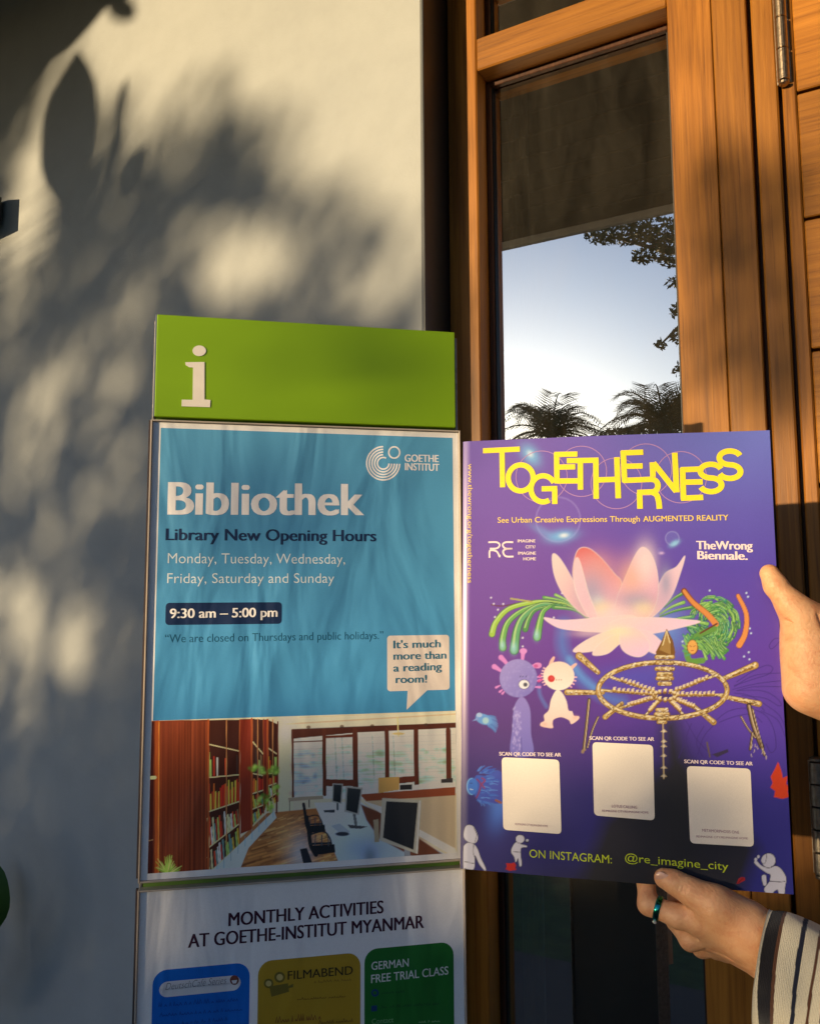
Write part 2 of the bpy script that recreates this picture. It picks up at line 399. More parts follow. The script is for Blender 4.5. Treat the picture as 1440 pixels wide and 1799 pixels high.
# door frame and door
dfm = bthing('door_frame', 'varnished wooden door jamb between the side window and the boarded door', 'door frame', aG1, HD, 0)
piece('jamb', dfm, M['wood'], (aG1, aH0, HD+.002, HD+.09, 0, ZTOP-.08), b=.0025)
piece('jamb', dfm, M['wood'], (aH1+DOORW+.004, aR-.001, HD+.002, HD+.09, 0, ZTOP-.08), b=.0025)
piece('head', dfm, M['wood_h'], (aG1, aR-.001, HD+.002, HD+.09, ZTOP-.0795, ZTOP), b=.0025)
piece('rebate', dfm, M['wood_dark'], (aG0+.0002, aG1+.0, HD+.030, HD+.085, 0, ZTOP), (aH0+.0002, aH1-.0, HD+.030, HD+.085, 0, ZTOP-.08), b=0)
door = bthing('wooden_door', 'brown varnished wooden door of wide horizontal boards hung on steel hinges', 'door', aH1, HD, 0)
piece('door_stile', door, M['wood'], (aH1, aP0-.0004, HD+.003, HD+.045, .012, ZTOP-.084), b=.0022)
piece('door_stile', door, M['wood'], (aH1+DOORW-.11, aH1+DOORW, HD+.003, HD+.045, .012, ZTOP-.084), b=.0022)
zs = [onwall(x, y, HD)[1] for x, y in ((1420, 154), (1426, 379), (1432, 610), (1436, 852))]
pitch_ = (zs[0]-zs[3])/3
zg = [zs[0] + k*pitch_ for k in range(6, -14, -1)]
zg = [z for z in zg if .03 < z < ZTOP-.1]
edges = [ZTOP-.084] + zg + [.012]
for i in range(len(edges)-1):
    piece('door_board', door, M['wood_h'], (aP0+.0004, aH1+DOORW-.111, HD+.0042+.0008*rnd.random(), HD+.04, edges[i+1]+.0022, edges[i]-.0022), b=.0016)
piece('door_core', door, M['wood_dark'], (aP0-.02, aH1+DOORW-.1, HD+.041, HD+.044, .02, ZTOP-.09), b=0)
def hinge(px, y0, y1, m):
    a, zt = onwall(px, y0, HD-.006); zb = onwall(px, y1, HD-.006)[1]
    h = HD-.0045
    mb = MB(); nseg = 5; L = (zt-zb)/nseg
    for k in range(nseg):
        z0 = zb+k*L+.0006; z1 = zb+(k+1)*L-.0006
        mb.tube([(a, h, z0), (a, h, z0+.0008), (a, h, z1-.0008), (a, h, z1)], [.0066, .0078, .0078, .0066], 20)
    mb.tube([(a, h, zb-.006), (a, h, zb-.004), (a, h, zb-.001)], [.004, .007, .007], 14)
    mb.tube([(a, h, zt+.001), (a, h, zt+.004), (a, h, zt+.006)], [.007, .007, .004], 14)
    o = off(mb, door).build('hinge', m, door); 
    mb = MB().box(a-.009, a+.009, HD+.0012, HD+.0021, zb, zt)
    off(mb, door); lf = mb.build('hinge_leaf', m, o)
hinge(1361, -130, 146, M['steel']); hinge(1431, 1338, 1536, M['dark_steel'])
hk = MB()
hx = aH1+DOORW-.06
hk.tube([(hx, HD+.003, 1.0), (hx, HD-.04, 1.0), (hx-.02, HD-.05, 1.0), (hx-.11, HD-.05, 1.0)], .008, 12)
off(hk, door).build('handle', M['steel'], door, smooth=True)

# room seen dimly through the glass
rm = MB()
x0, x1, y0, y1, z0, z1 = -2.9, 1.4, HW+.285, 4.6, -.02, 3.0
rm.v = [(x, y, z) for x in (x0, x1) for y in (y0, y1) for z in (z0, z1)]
rm.f = [(0, 2, 6, 4), (1, 5, 7, 3), (0, 1, 3, 2), (2, 3, 7, 6)]  # right side left open to let sky light in on the curtain
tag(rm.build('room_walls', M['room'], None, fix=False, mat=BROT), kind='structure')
HP = 1.95
pa0, pa1 = onwall(893, 300, HP)[0], onwall(928, 300, HP)[0]
pc = bthing('curtain', 'pale strip of curtain hanging inside, at the left behind the glass', 'curtain', (pa0+pa1)/2, HP, .02)
mb = MB(); k = 24; pts = [(pa0+(pa1-pa0)*i/k, HP+.006*math.sin(i*1.3)) for i in range(k+1)]
for i, (x, y) in enumerate(pts): mb.v += [(x, y, .02), (x, y, 2.9), (x, y+.003, .02), (x, y+.003, 2.9)]
for i in range(k): q = 4*i; mb.f += [(q, q+4, q+5, q+1), (q+2, q+3, q+7, q+6)]
off(mb, pc).build('drape', M['room_pillar'], pc, smooth=True)

# wall lamp at the left edge
la = onwall(2, 345, HW-.014)
zl0, zl1 = onwall(10, 380, HW-.06)[1], onwall(10, 314, HW-.06)[1]
lamp = bthing('wall_lamp', 'black box lamp fixed to the grey wall at the far left edge', 'lamp', la[0]-.06, HW, zl0)
mb = MB(); hh = zl1-zl0
n0 = [(la[0]-.12, HW-.10, zl0+.0), (la[0], HW-.10, zl0+.012), (la[0], HW-.10, zl1), (la[0]-.12, HW-.10, zl1),
      (la[0]-.12, HW-.012, zl0+.02), (la[0], HW-.012, zl0+.03), (la[0], HW-.012, zl1), (la[0]-.12, HW-.012, zl1)]
mb.v = n0; mb.f = [(0, 1, 2, 3), (5, 4, 7, 6), (0, 4, 5, 1), (3, 2, 6, 7), (1, 5, 6, 2), (0, 3, 7, 4)]
off(mb, lamp).build('housing', M['black'], lamp)
piece('mount', lamp, M['black'], (la[0]-.10, la[0]-.02, HW-.012, HW-.0005, zl0+.03, zl1-.01), b=.002)

# ================================================================== greenery
def leaf_card(c, ax, nrm, L, W, bend=.15, n=4, broad=False):
    """a curved leaf blade: n segments, pointed at both ends"""
    ax = ax/np.linalg.norm(ax); nrm = nrm - ax*(nrm @ ax); nrm /= np.linalg.norm(nrm); sd = np.cross(ax, nrm)
    vs_ = []; fs = []
    prof = [0.12, .8, 1.0, .72, .05] if n == 4 else [.1, 1.0, .05]
    if broad: prof = [.22, .68, .92, 1.0, 1.0, .94, .80, .50, .06]
    for i, w_ in enumerate(prof):
        t = i/(len(prof)-1)
        p = c + ax*L*(t-.5) - nrm*bend*L*(2*t-1)**2*.5
        vs_ += [p - sd*W*.5*w_, p + sd*W*.5*w_]
    for i in range(len(prof)-1): fs.append((2*i, 2*i+1, 2*i+3, 2*i+2))
    return vs_, fs
class Leaves:
    def __init__(s): s.v = []; s.f = []
    def add(s, *a, **k):
        v, f = leaf_card(*a, **k); n = len(s.v); s.v += v; s.f += [tuple(n+i for i in q) for q in f]
    def build(s, name, m, parent=None, org=R([0, 0, 0.]), kind=None):
        me = npmesh(name, np.array(s.v)-org, np.array(s.f), True); o = link(name, me, m, parent)
        if kind: o['kind'] = kind
        return o
AX = R([0.602, -0.798, 0]); AX = np.cross(SUN, [0, 0, 1.0]); AX /= np.linalg.norm(AX)
if AX @ EV < 0: AX = -AX
BX = np.cross(AX, SUN); BX = BX if BX[2] > 0 else -BX
def wallpt(px, py, h=HW):
    v = ray(px, py); t = h/-(v @ NV); return v*t + O3
def gs(x, y, cx, cy, sx, sy, rot=0, amp=1.0):
    c, s = math.cos(rot), math.sin(rot); dx, dy = x-cx, y-cy
    u, v = dx*c+dy*s, -dx*s+dy*c
    return amp*math.exp(-.5*((u/sx)**2+(v/sy)**2))
def sm(x, a, b):
    t = min(1, max(0, (x-a)/(b-a))); return t*t*(3-2*t)
def T_wall(x, y):
    t = 0
    edge = 205 + max(0, x-400)*.62 + 26*math.sin(x/38.)            # ragged lower edge of the sunlit top
    t += 1.0*(1-sm(y, edge-130, edge+130))*sm(x, 110, 180)
    t += gs(x, y, 62, 300, 15, 105, .22, 1.0) + gs(x, y, 40, 400, 26, 50, .2, .8)
    t += gs(x, y, 440, 440, 66, 48, 0, .8) + gs(x, y, 600, 500, 90, 55, -.2, .48) + gs(x, y, 700, 420, 60, 110, 0, .42)
    t += gs(x, y, 195, 650, 34, 75, .3, .42) + gs(x, y, 70, 740, 26, 80, .35, .42) + gs(x, y, 245, 560, 20, 50, .3, .3)
    t += gs(x, y, 215, 860, 60, 36, -.3, .3) + gs(x, y, 90, 900, 50, 40, .2, .2)
    t += gs(x, y, 60, 1060, 80, 35, 0, .5) + gs(x, y, 110, 1150, 75, 50, .1, .45) + gs(x, y, 5, 1200, 40, 40, 0, .35)
    t += gs(x, y, 150, 1370, 20, 30, 0, .10) + gs(x, y, 205, 1385, 22, 36, 0, .16)
    t *= 1-sm(y, 1330, 1480)*.9
    return min(1, t)
def T_front(x, y):
    if x < 815:
        t = .92 - .35*gs(x, y, 760, 600, 130, 60) 
        t -= .30*gs(x, y, 500, 900, 60, 90, .2) + .25*gs(x, y, 640, 1150, 25, 160) + .2*gs(x, y, 740, 980, 30, 120, .1)
        return max(.02, t)*(1-sm(y, 1240, 1460))
    return .98*(1-.60*sm(y, 1290, 1450)*(1-.0*sm(x, 1000, 1100)))
def T_door(x, y):
    t = 1.0 - .80*sm(y, 100, 330)*(1-sm(y, 680, 800)) 
    if x < 1200: t = 1.0 - .25*sm(y, 250, 500)
    return t
zones = []
GL = []   # (point on the lit surface, opacity wanted)
rs = random.Random(11)
def sample(n, box, Tf, P3, dens):
    x0, x1, y0, y1 = box; k = 0
    for _ in range(n):
        x, y = rs.uniform(x0, x1), rs.uniform(y0, y1)
        T = max(.03, Tf(x, y)); rho = -math.log(T)
        if rs.random() < rho/dens: GL.append(P3(x, y))
front = lambda x, y: (V3(x, y, 0) if x > 812 else (lambda v: v*(((SORG-O3) @ SN)/(v @ SN))+O3)(ray(x, y)))
sample(16000, (-420, 742, -260, 1900), T_wall, wallpt, 3.5)
sample(3500, (-420, 800, 1440, 2100), lambda x, y: .02, wallpt, 3.5)
sample(150, (742, 800, -100, 800), lambda x, y: .9, wallpt, 3.5)
sample(1300, (262, 1400, 560, 1800), T_front, front, 3.5)
sample(1500, (800, 1560, 1560, 2400), lambda x, y: .02, lambda x, y: wallpt(x, y, HD), 3.5)
sample(1000, (846, 1440, -60, 760), T_door, lambda x, y: wallpt(x, y, HD), 3.5)
groups = {}
for P in GL:
    d = rs.uniform(8.5, 11.5)
    C_ = P + SUN*d
    th = math.radians(rs.gauss(58, 16)); axd = AX*math.cos(th) + BX*math.sin(th) + SUN*rs.uniform(-.4, .4)
    nr = SUN + R([rs.gauss(0, .35) for _ in range(3)])
    a_ = C_ @ AX; key = 0 if a_ < -1.6 else (1 if a_ < -.95 else 2)
    groups.setdefault(key, []).append((C_, axd, nr, rs.uniform(.06, .10), rs.uniform(.018, .026)))
labs = ['feathery garden tree shading the wall, leftmost seen from the porch', 'slender feathery garden tree standing between its two neighbours', 'feathery garden tree shading the door, rightmost seen from the porch']
def trunk(parent, base, top, r0, r1, m, name='trunk', wob=.05):
    pts = [base + (top-base)*t + R([math.sin(t*5+r0*99), math.cos(t*4+r0*31), 0])*wob*math.sin(t*3.1) for t in np.linspace(0, 1, 9)]
    mb = MB().tube([p-base for p in pts], list(np.linspace(r0, r1, 9)), 10); return mb.build(name, m, parent, smooth=True)
for k, L in groups.items():
    cs = np.array([q[0] for q in L]); ctr = cs.mean(0); base = R([ctr[0], ctr[1], -.10])
    t = empty('garden_tree', labs[k], 'tree', loc=base.tolist(), group='feathery garden trees in front of the porch')  # unseen trees added, crowns shaped to cast the wanted shade
    lv = Leaves()
    for C_, axd, nr, l_, w_ in L: lv.add(C_, axd, nr, l_, w_, bend=.2)
    lv.build('crown', M['leaf'], t, base, 'stuff')
    trunk(t, base, R([ctr[0], ctr[1], max(.9, min(1.55, ctr[2]-.2))]), .05, .025, M['bark'])

# near broad leaves that throw the crisp shadows at the upper left (plant just outside the picture)
def broad_plant(name, label, cat, specs, base, m, dist, hpl=HW, stems=True):
    t = empty(name, label, cat, loc=base.tolist())
    for i, (px, py, Lp, Wp, ang) in enumerate(specs):
        P = wallpt(px, py, hpl); sc_ = np.linalg.norm(P-O3)/F
        d = dist*(1+.12*math.sin(i*2.3)); C_ = P + SUN*d
        th = math.radians(ang); axd = AX*math.cos(th)+BX*math.sin(th)
        nr = SUN + R([math.sin(i*1.7)*.25, math.cos(i*2.9)*.25, .2])
        v, f = leaf_card(C_-base, axd, nr, Lp*sc_, Wp*sc_, .12, broad=True)
        me = npmesh('leaf', np.array(v), np.array(f), True); link('leaf', me, m, t)
        q = v[0]; h_ = q - AX*1.0 - R([0, 0, .25])
        if stems: MB().tube([q, (q+h_)*.5+R([0, 0, -.04]), h_], .0018, 6).build('stem', M['bark'], t)
    return t
P0 = wallpt(100, 200) + SUN*3.3; b0 = R([P0[0]-AX[0]*1.0, P0[1]-AX[1]*1.0, 0])
fic = broad_plant('rubber_plant', 'tall rubber plant in a terracotta pot beyond the left edge', 'potted plant',
    [(122, 222, 235, 118, 86), (60, 50, 280, 150, 40), (20, 130, 240, 110, 60), (-20, 60, 260, 150, 30), (-60, 120, 300, 140, 60), (150, 20, 200, 60, 30), (215, 15, 70, 36, -40), (212, 190, 95, 20, 80), (200, 270, 110, 26, 70),
     (-10, 180, 220, 70, 70), (150, 330, 110, 34, 55), (235, 300, 90, 40, 60), (-120, 330, 260, 120, 75), (-150, 520, 240, 100, 60), (-60, 620, 200, 80, 50)], b0, M['pot_leaf'], 3.3)
mb = MB().tube([(0, 0, 0), (0, 0, .02), (0, 0, .30), (0, 0, .34)], [.12, .13, .17, .175], 24); mb.build('pot', M['pot'], fic, smooth=False)
MB().tube([(0, 0, .3), (.02, .01, 1.2), (0, 0, 2.2)], [.02, .016, .008], 8).build('trunk', M['bark'], fic, smooth=True)

# plant whose leaf tip shows at the lower left
pb = wallpt(-150, 1900, HW-.22); pb[2] = 0
pl = empty('floor_plant', 'glossy green leaf of a floor plant poking in at the lower left edge', 'potted plant', loc=pb.tolist())
def pleaf(px, py, h, L, W, ang, nr=(.3, -.9, .3)):
    P = wallpt(px, py, h); th = math.radians(ang); ax = EV*math.cos(th)+R([0, 0, 1])*math.sin(th)
    v, f = leaf_card(P-pb, ax, R(nr), L, W, .22, broad=True); link('leaf', npmesh('leaf', np.array(v), np.array(f), True), M['pot_leaf'], pl)
    q = v[0]; MB().tube([q, q*.55+R([0, 0, .1]), R([0, 0, .25])], .004, 6).build('stem', M['pot_leaf'], pl)
pleaf(-14, 1570, HW-.06, .13, .06, 102); pleaf(-60, 1700, HW-.12, .24, .09, 60); pleaf(-70, 1560, HW-.2, .26, .10, 110)
pleaf(-62, 1810, HW-.03, .20, .07, 75); pleaf(-120, 1640, HW-.1, .28, .1, 80); pleaf(-45, 1900, HW-.05, .25, .1, 40)
MB().tube([(0, 0, 0), (0, 0, .02), (0, 0, .24), (0, 0, .27)], [.10, .11, .14, .145], 24).build('pot', M['pot'], pl)

# trees seen only mirrored in the side window
def mirrored(px, py, dist):
    v = ray(px, py); t = HG/-(v @ NV); P = v*t + O3; d = v - 2*(v @ NV)*NV; d /= np.linalg.norm(d); return P + d*dist
def broadleaf(blobs, dist, label, size, nper):
    c0 = mirrored(blobs[0][0], blobs[0][1], dist); base = R([c0[0], c0[1], -.1])
    t = empty('broadleaf_tree', label, 'tree', loc=base.tolist(), group='trees mirrored in the side window')
    lv = Leaves(); mbr = MB()
    for (px, py, rx, ry) in blobs:
        n = int(nper*rx*ry/1000); sc_ = dist/F*1.1; cc = mirrored(px, py, dist)
        for _ in range(n):
            a, r_ = rs.uniform(0, 6.28), math.sqrt(rs.random())
            q = mirrored(px+rx*r_*math.cos(a), py+ry*r_*math.sin(a), dist*rs.uniform(.93, 1.07))
            lv.add(q, R([rs.gauss(0, 1), rs.gauss(0, 1), rs.gauss(-.4, .8)]), R([rs.gauss(0, 1) for _ in range(3)])+1e-3, size*rs.uniform(.7, 1.3), size*.42, n=2)
        mbr.tube([cc-base, (cc+c0)/2-base+R([0, 0, -.15]), c0-base], [.01, .03, .05], 6)
    lv.build('crown', M['leaf'], t, base, 'stuff'); mbr.build('branch', M['bark'], t, smooth=True)
    trunk(t, base, c0, .22, .09, M['bark'], wob=.15)
broadleaf([(1290, 430, 60, 60), (1150, 405, 45, 26), (1100, 410, 60, 20), (1060, 412, 34, 18), (1180, 440, 36, 30), (1130, 450, 22, 16), (1185, 495, 16, 12), (1186, 545, 10, 14), (1160, 605, 12, 8), (1190, 590, 14, 16), (1192, 650, 10, 14), (1260, 560, 50, 80)], 9.0,
          'leafy tree with hanging twigs mirrored at the upper right of the window glass', .075, 330)
broadleaf([(1000, 800, 60, 26), (1060, 790, 60, 26), (1130, 786, 70, 40), (1180, 745, 26, 40), (1090, 770, 40, 20), (905, 800, 50, 30), (1195, 720, 14, 26)], 21.0, 'low bushy tree in the distance, mirrored between the palms', .15, 420)
def palm(px, py, dist, label, spread, nf=16, seed=1):
    rr = random.Random(seed); top = mirrored(px, py, dist); base = R([top[0], top[1], -.1])
    t = empty('palm_tree', label, 'palm', loc=base.tolist(), group='palms mirrored in the side window')
    trunk(t, base, top, .14, .10, M['bark'], wob=.08); lv = Leaves(); mbr = MB()
    for k in range(nf):
        az = 6.283*k/nf + rr.uniform(-.2, .2); up = rr.uniform(.2, 1.7); L = spread*rr.uniform(.8, 1.15)
        h = R([math.cos(az), math.sin(az), 0]); pts = []
        for i in range(9):
            s_ = i/8; pts.append(top + h*L*s_*math.cos(up*.6) + R([0, 0, 1])*L*(s_*up*.75 - s_**2*.85))
        mbr.tube([p-base for p in pts], list(np.linspace(.02, .004, 9)), 5)
        for i in range(1, 9):
            d = pts[i]-pts[i-1]; d /= np.linalg.norm(d); sd = np.cross(d, [0, 0, 1]); sd /= np.linalg.norm(sd)+1e-9
            for q in range(3):
                b_ = pts[i-1]+(pts[i]-pts[i-1])*q/3
                for sg in (-1, 1):
                    ax = sd*sg + d*.7 + R([0, 0, -.12]); l_ = spread*.36*(1-.5*abs(i/8-.4)); ax = ax/np.linalg.norm(ax)
                    lv.add(b_+ax*l_*.5, ax, np.cross(ax, d)+1e-4, l_, .020, n=2, bend=.25)
    lv.build('crown', M['palm_leaf'], t, base, 'stuff'); mbr.build('frond_ribs', M['palm_leaf'], t)
palm(968, 765, 15, 'rounded palm mirrored low in the glass above the purple poster, left one', 1.5, 34, 3)
palm(1165, 752, 13, 'bushy palm mirrored low at the right side of the glass', 1.35, 34, 5)
palm(908, 800, 17, 'small palm mirrored at the lower left corner of the glass', .7, 14, 9)

# clipped hedge along the far side of the lawn, mirrored dark below the poster
hc = empty('hedge', 'dark clipped hedge along the lawn, mirrored in the glass below the purple poster', 'hedge', loc=(-2.2, -6.2, -.1))
lv = Leaves(); hb = R([-2.2, -6.2, -.1])
for _ in range(9000):
    a = rs.uniform(-6, 5); f_ = rs.uniform(0, 1); zc_ = 1.42+.05*math.sin(a*2.1)
    if f_ < .7: P = R([0, 0, rs.uniform(.0, zc_)]) - NV*(-6.1+rs.gauss(0, .02))*-1*0 + EV*a + NV*(6.1+rs.gauss(0, .03))
    else: P = EV*a + NV*rs.uniform(6.1, 6.7) + R([0, 0, zc_+rs.gauss(0, .03)])
    lv.add(P, R([rs.gauss(0, 1) for _ in range(3)]), -NV+R([rs.gauss(0, .5) for _ in range(3)]), rs.uniform(.08, .14), rs.uniform(.05, .08), n=2)
lv.build('leaf_face', M['leaf'], hc, hb, 'stuff')
mb = MB().box(-6, 5, -6.68, -6.14, -.1, 1.38, b=.03); o = mb.build('hedge_core', M['leaf'], hc); o.matrix_parent_inverse = Matrix.Identity(4)
o.matrix_local = hc.matrix_world.inverted() @ BROT if False else Matrix.Translation((2.2, 6.2, .1)) @ BROT

# ================================================================== painting flat print (vertex tints) in picture coordinates
class Paint:
    def __init__(s, X, Y, base): s.X, s.Y = X, Y; s.C = np.broadcast_to(lin(base), X.shape+(3,)).copy() if base is not None else np.zeros(X.shape+(3,))
    def _apply(s, idx, a, col):
        a = np.clip(a, 0, 1)[..., None]
        c = col(s.X[idx], s.Y[idx]) if callable(col) else lin(col)
        s.C[idx] = s.C[idx]*(1-a) + c*a
    def _box(s, pts, pad):
        p = np.array(pts, float); x0, y0 = p.min(0)-pad; x1, y1 = p.max(0)+pad
        return np.nonzero((s.X > x0) & (s.X < x1) & (s.Y > y0) & (s.Y < y1))
    @staticmethod
    def seg(X, Y, a, b):
        dx, dy = b[0]-a[0], b[1]-a[1]; L = dx*dx+dy*dy+1e-9
        t = np.clip(((X-a[0])*dx+(Y-a[1])*dy)/L, 0, 1); return np.hypot(X-a[0]-t*dx, Y-a[1]-t*dy), t
    def poly(s, pts, col, a=1.0, soft=1.0, grow=0.0):
        pts = [tuple(p) for p in pts]; idx = s._box(pts, soft*2+grow+1)
        if not len(idx[0]): return
        X, Y = s.X[idx], s.Y[idx]; d = np.full(X.shape, 1e9); ins = np.zeros(X.shape, bool)
        for i in range(len(pts)):
            p, q = pts[i], pts[(i+1) % len(pts)]
            d = np.minimum(d, s.seg(X, Y, p, q)[0])
            c = (p[1] > Y) != (q[1] > Y)
            with np.errstate(divide='ignore', invalid='ignore'): xi = (q[0]-p[0])*(Y-p[1])/(q[1]-p[1]+1e-12)+p[0]
            ins ^= c & (X < xi)
        sd = np.where(ins, -d, d)-grow
        s._apply(idx, (.5-sd/soft)*1.0*a if a >= 1 else np.clip(.5-sd/soft, 0, 1)*a, col)
    def line(s, pts, w, col, a=1.0, soft=1.0, taper=None):
        idx = s._box(pts, w+soft*2+1)
        if not len(idx[0]): return
        X, Y = s.X[idx], s.Y[idx]; d = np.full(X.shape, 1e9); n = len(pts)-1
        for i in range(n):
            dd, t = s.seg(X, Y, pts[i], pts[i+1])
            ww = w*.5 if taper is None else .5*(taper[0]+(taper[1]-taper[0])*(i+t)/n)
            d = np.minimum(d, dd-ww)
        s._apply(idx, np.clip(.5-d/soft, 0, 1)*a, col)
    def ell(s, cx, cy, rx, ry, col, a=1.0, soft=1.0, rot=0.0):
        m = max(rx, ry); idx = s._box([(cx-m, cy-m), (cx+m, cy+m)], soft*2+1)
        if not len(idx[0]): return
        X, Y = s.X[idx]-cx, s.Y[idx]-cy; c, q = math.cos(rot), math.sin(rot)
        u, v = (X*c+Y*q)/rx, (-X*q+Y*c)/ry; sd = (np.hypot(u, v)-1)*min(rx, ry)
        s._apply(idx, np.clip(.5-sd/soft, 0, 1)*a, col)
    def glow(s, cx, cy, rx, ry, col, a=1.0, rot=0.0):
        m = max(rx, ry)*3; idx = s._box([(cx-m, cy-m), (cx+m, cy+m)], 1)
        if not len(idx[0]): return
        X, Y = s.X[idx]-cx, s.Y[idx]-cy; c, q = math.cos(rot), math.sin(rot)
        u, v = (X*c+Y*q)/rx, (-X*q+Y*c)/ry; s._apply(idx, np.exp(-.5*(u*u+v*v))*a, col)
def sp(pts, closed=False, k=6):                 # smooth curve through points
    P = [R(p, dtype=float) for p in pts]; n = len(P); o = []
    rng = range(n) if closed else range(n-1)
    for i in rng:
        a = P[(i-1) % n] if closed or i > 0 else P[i]; b = P[i]; c = P[(i+1) % n]; d = P[(i+2) % n] if closed or i+2 < n else c
        for j in range(k):
            t = j/k; o.append(tuple(.5*((2*b)+(c-a)*t+(2*a-5*b+4*c-d)*t*t+(3*b-a-3*c+d)*t**3)))
    if not closed: o.append(tuple(P[-1]))
    return o
def grad(p, q, c0, c1):
    c0, c1 = lin(c0), lin(c1)
    def f(X, Y):
        t = np.clip(((X-p[0])*(q[0]-p[0])+(Y-p[1])*(q[1]-p[1]))/((q[0]-p[0])**2+(q[1]-p[1])**2), 0, 1)[..., None]
        return c0*(1-t)+c1*t
    return f

# ------------------------------------------------------------------ lettering: real outlines laid on the sheet
_fc = {}
def glyphs(text, bold=0.0, shear=0.0, space=1.0):
    bold = min(bold, 0.0)
    k = (text, bold, shear, space)
    if k in _fc: return _fc[k]
    c = D.curves.new('t', 'FONT'); c.body = text; c.size = 1.0; c.offset = bold; c.shear = shear; c.space_character = space
    c.resolution_u = 4
    o = D.objects.new('t', c); COL.objects.link(o); dg = bpy.context.evaluated_depsgraph_get(); dg.update()
    me = o.evaluated_get(dg).to_mesh()
    v = np.array([q.co[:] for q in me.vertices]); f = [tuple(p.vertices) for p in me.polygons]
    o.evaluated_get(dg).to_mesh_clear(); D.objects.remove(o); D.curves.remove(c)
    _fc[k] = (v, f); return v, f
CAPH = {}
def caph(bold):
    bold = 0.0
    if bold not in CAPH: CAPH[bold] = glyphs('H', bold)[0][:, 1].max()
    return CAPH[bold]
_flat = {}
def ink(name, col, rough=.5):
    k = (tuple(col), rough)
    if k not in _flat: _flat[k] = paper_mat(name, tuple(lin(col)), 1.0 if rough == .5 else 0, .5 if rough == .5 else .45, .5 if rough == .5 else .3)
    return _flat[k]
def lettering(parent, text, p0, p1, cap, col, plane, lift, bold=0.0, shear=0.0, name='lettering', m=None, bend=None, space=1.0, vert=False, offy=None):
    v, f = glyphs(text, bold, shear, space)
    x0, z0 = plane(*p0); x1, z1 = plane(*p1)
    if vert:   # runs down the sheet
        xa, za = plane(*p0); xb, zb = plane(*p1); L = za-zb
        xc, _ = plane(p0[0]+cap, p0[1]); H = abs(xc-xa)
        sx = L/(v[:, 0].max()-v[:, 0].min()); sy = H/caph(0)
        W = np.c_[xa + v[:, 1]*sy, np.full(len(v), -lift), za - (v[:, 0]-v[:, 0].min())*sx]
    else:
        _, zt = plane(p0[0], p0[1]-cap); H = zt-z0
        L = x1-x0; sx = L/(v[:, 0].max()-v[:, 0].min()); sy = H/caph(bold); u = (v[:, 0]-v[:, 0].min())*sx
        W = np.c_[x0+u, np.full(len(v), -lift), z0+(z1-z0)*u/L + v[:, 1]*sy]
    if bold > 0:                                # heavier letters: the outline laid three times, a hair apart
        n = len(W); d = bold*sx*.9; Ws = []; fs = []
        for k_, dx in enumerate((0, -d, d)):
            W2 = W.copy(); W2[:, 0 if not vert else 2] += dx; W2[:, 1] -= .00003*k_; Ws.append(W2); fs += [tuple(i+n*k_ for i in q) for q in f]
        W = np.concatenate(Ws); f = fs
    if bend is not None: W = bend(W)
    me = mesh(name, W, f)
    return link(name, me, m or ink('ink', col), parent)
def flat(parent, name, pts, m, plane, lift, bend=None, local=False):
    q = [p if local else plane(*p) for p in pts]
    W = np.array([(x, -lift, z) for x, z in q])
    if bend is not None: W = bend(W)
    return link(name, mesh(name, W, [tuple(range(len(q)))]), m, parent)
def ribbon_mesh(paths, w, plane, lift, bend=None):
    """strokes of constant width given in picture coordinates"""
    V_ = []; F_ = []
    for pts in paths:
        q = np.array([plane(*p) for p in pts]); hw = w*.5*0.000585
        n = len(q); closed = np.hypot(*(q[0]-q[-1])) < 1e-7
        t = np.zeros_like(q)
        for i in range(n):
            a = q[i-1] if i > 0 else (q[-2] if closed else q[0]); b = q[i+1] if i < n-1 else (q[1] if closed else q[-1])
            d = b-a; t[i] = d/(np.hypot(*d)+1e-12)
        # miter for sharp turns
        base = len(V_)
        for i in range(n):
            nn = R([-t[i][1], t[i][0]]); s_ = 1.0
            if 0 < i < n-1 or closed:
                a = q[i]-(q[i-1] if i > 0 else q[-2]); a /= np.hypot(*a)+1e-12; s_ = 1/max(.5, abs(a @ t[i]))
            V_ += [(q[i][0]+nn[0]*hw*s_, -lift, q[i][1]+nn[1]*hw*s_), (q[i][0]-nn[0]*hw*s_, -lift, q[i][1]-nn[1]*hw*s_)]
        for i in range(n-1): F_.append((base+2*i, base+2*i+1, base+2*i+3, base+2*i+2))
    W = np.array(V_)
    if bend is not None: W = bend(W)
    return mesh('strokes', W, F_)
def arc(cx, cy, rx, ry, a0, a1, n=28):
    return [(cx+rx*math.cos(math.radians(a)), cy-ry*math.sin(math.radians(a))) for a in np.linspace(a0, a1, n)]
def rrect(x0, x1, z0, z1, r, k=6):
    o = []
    for cx, cz, a in ((x1-r, z1-r, 0), (x0+r, z1-r, 90), (x0+r, z0+r, 180), (x1-r, z0+r, 270)):
        for i in range(k+1): q = math.radians(a+90*i/k); o.append((cx+r*math.cos(q), cz+r*math.sin(q)))
    return o

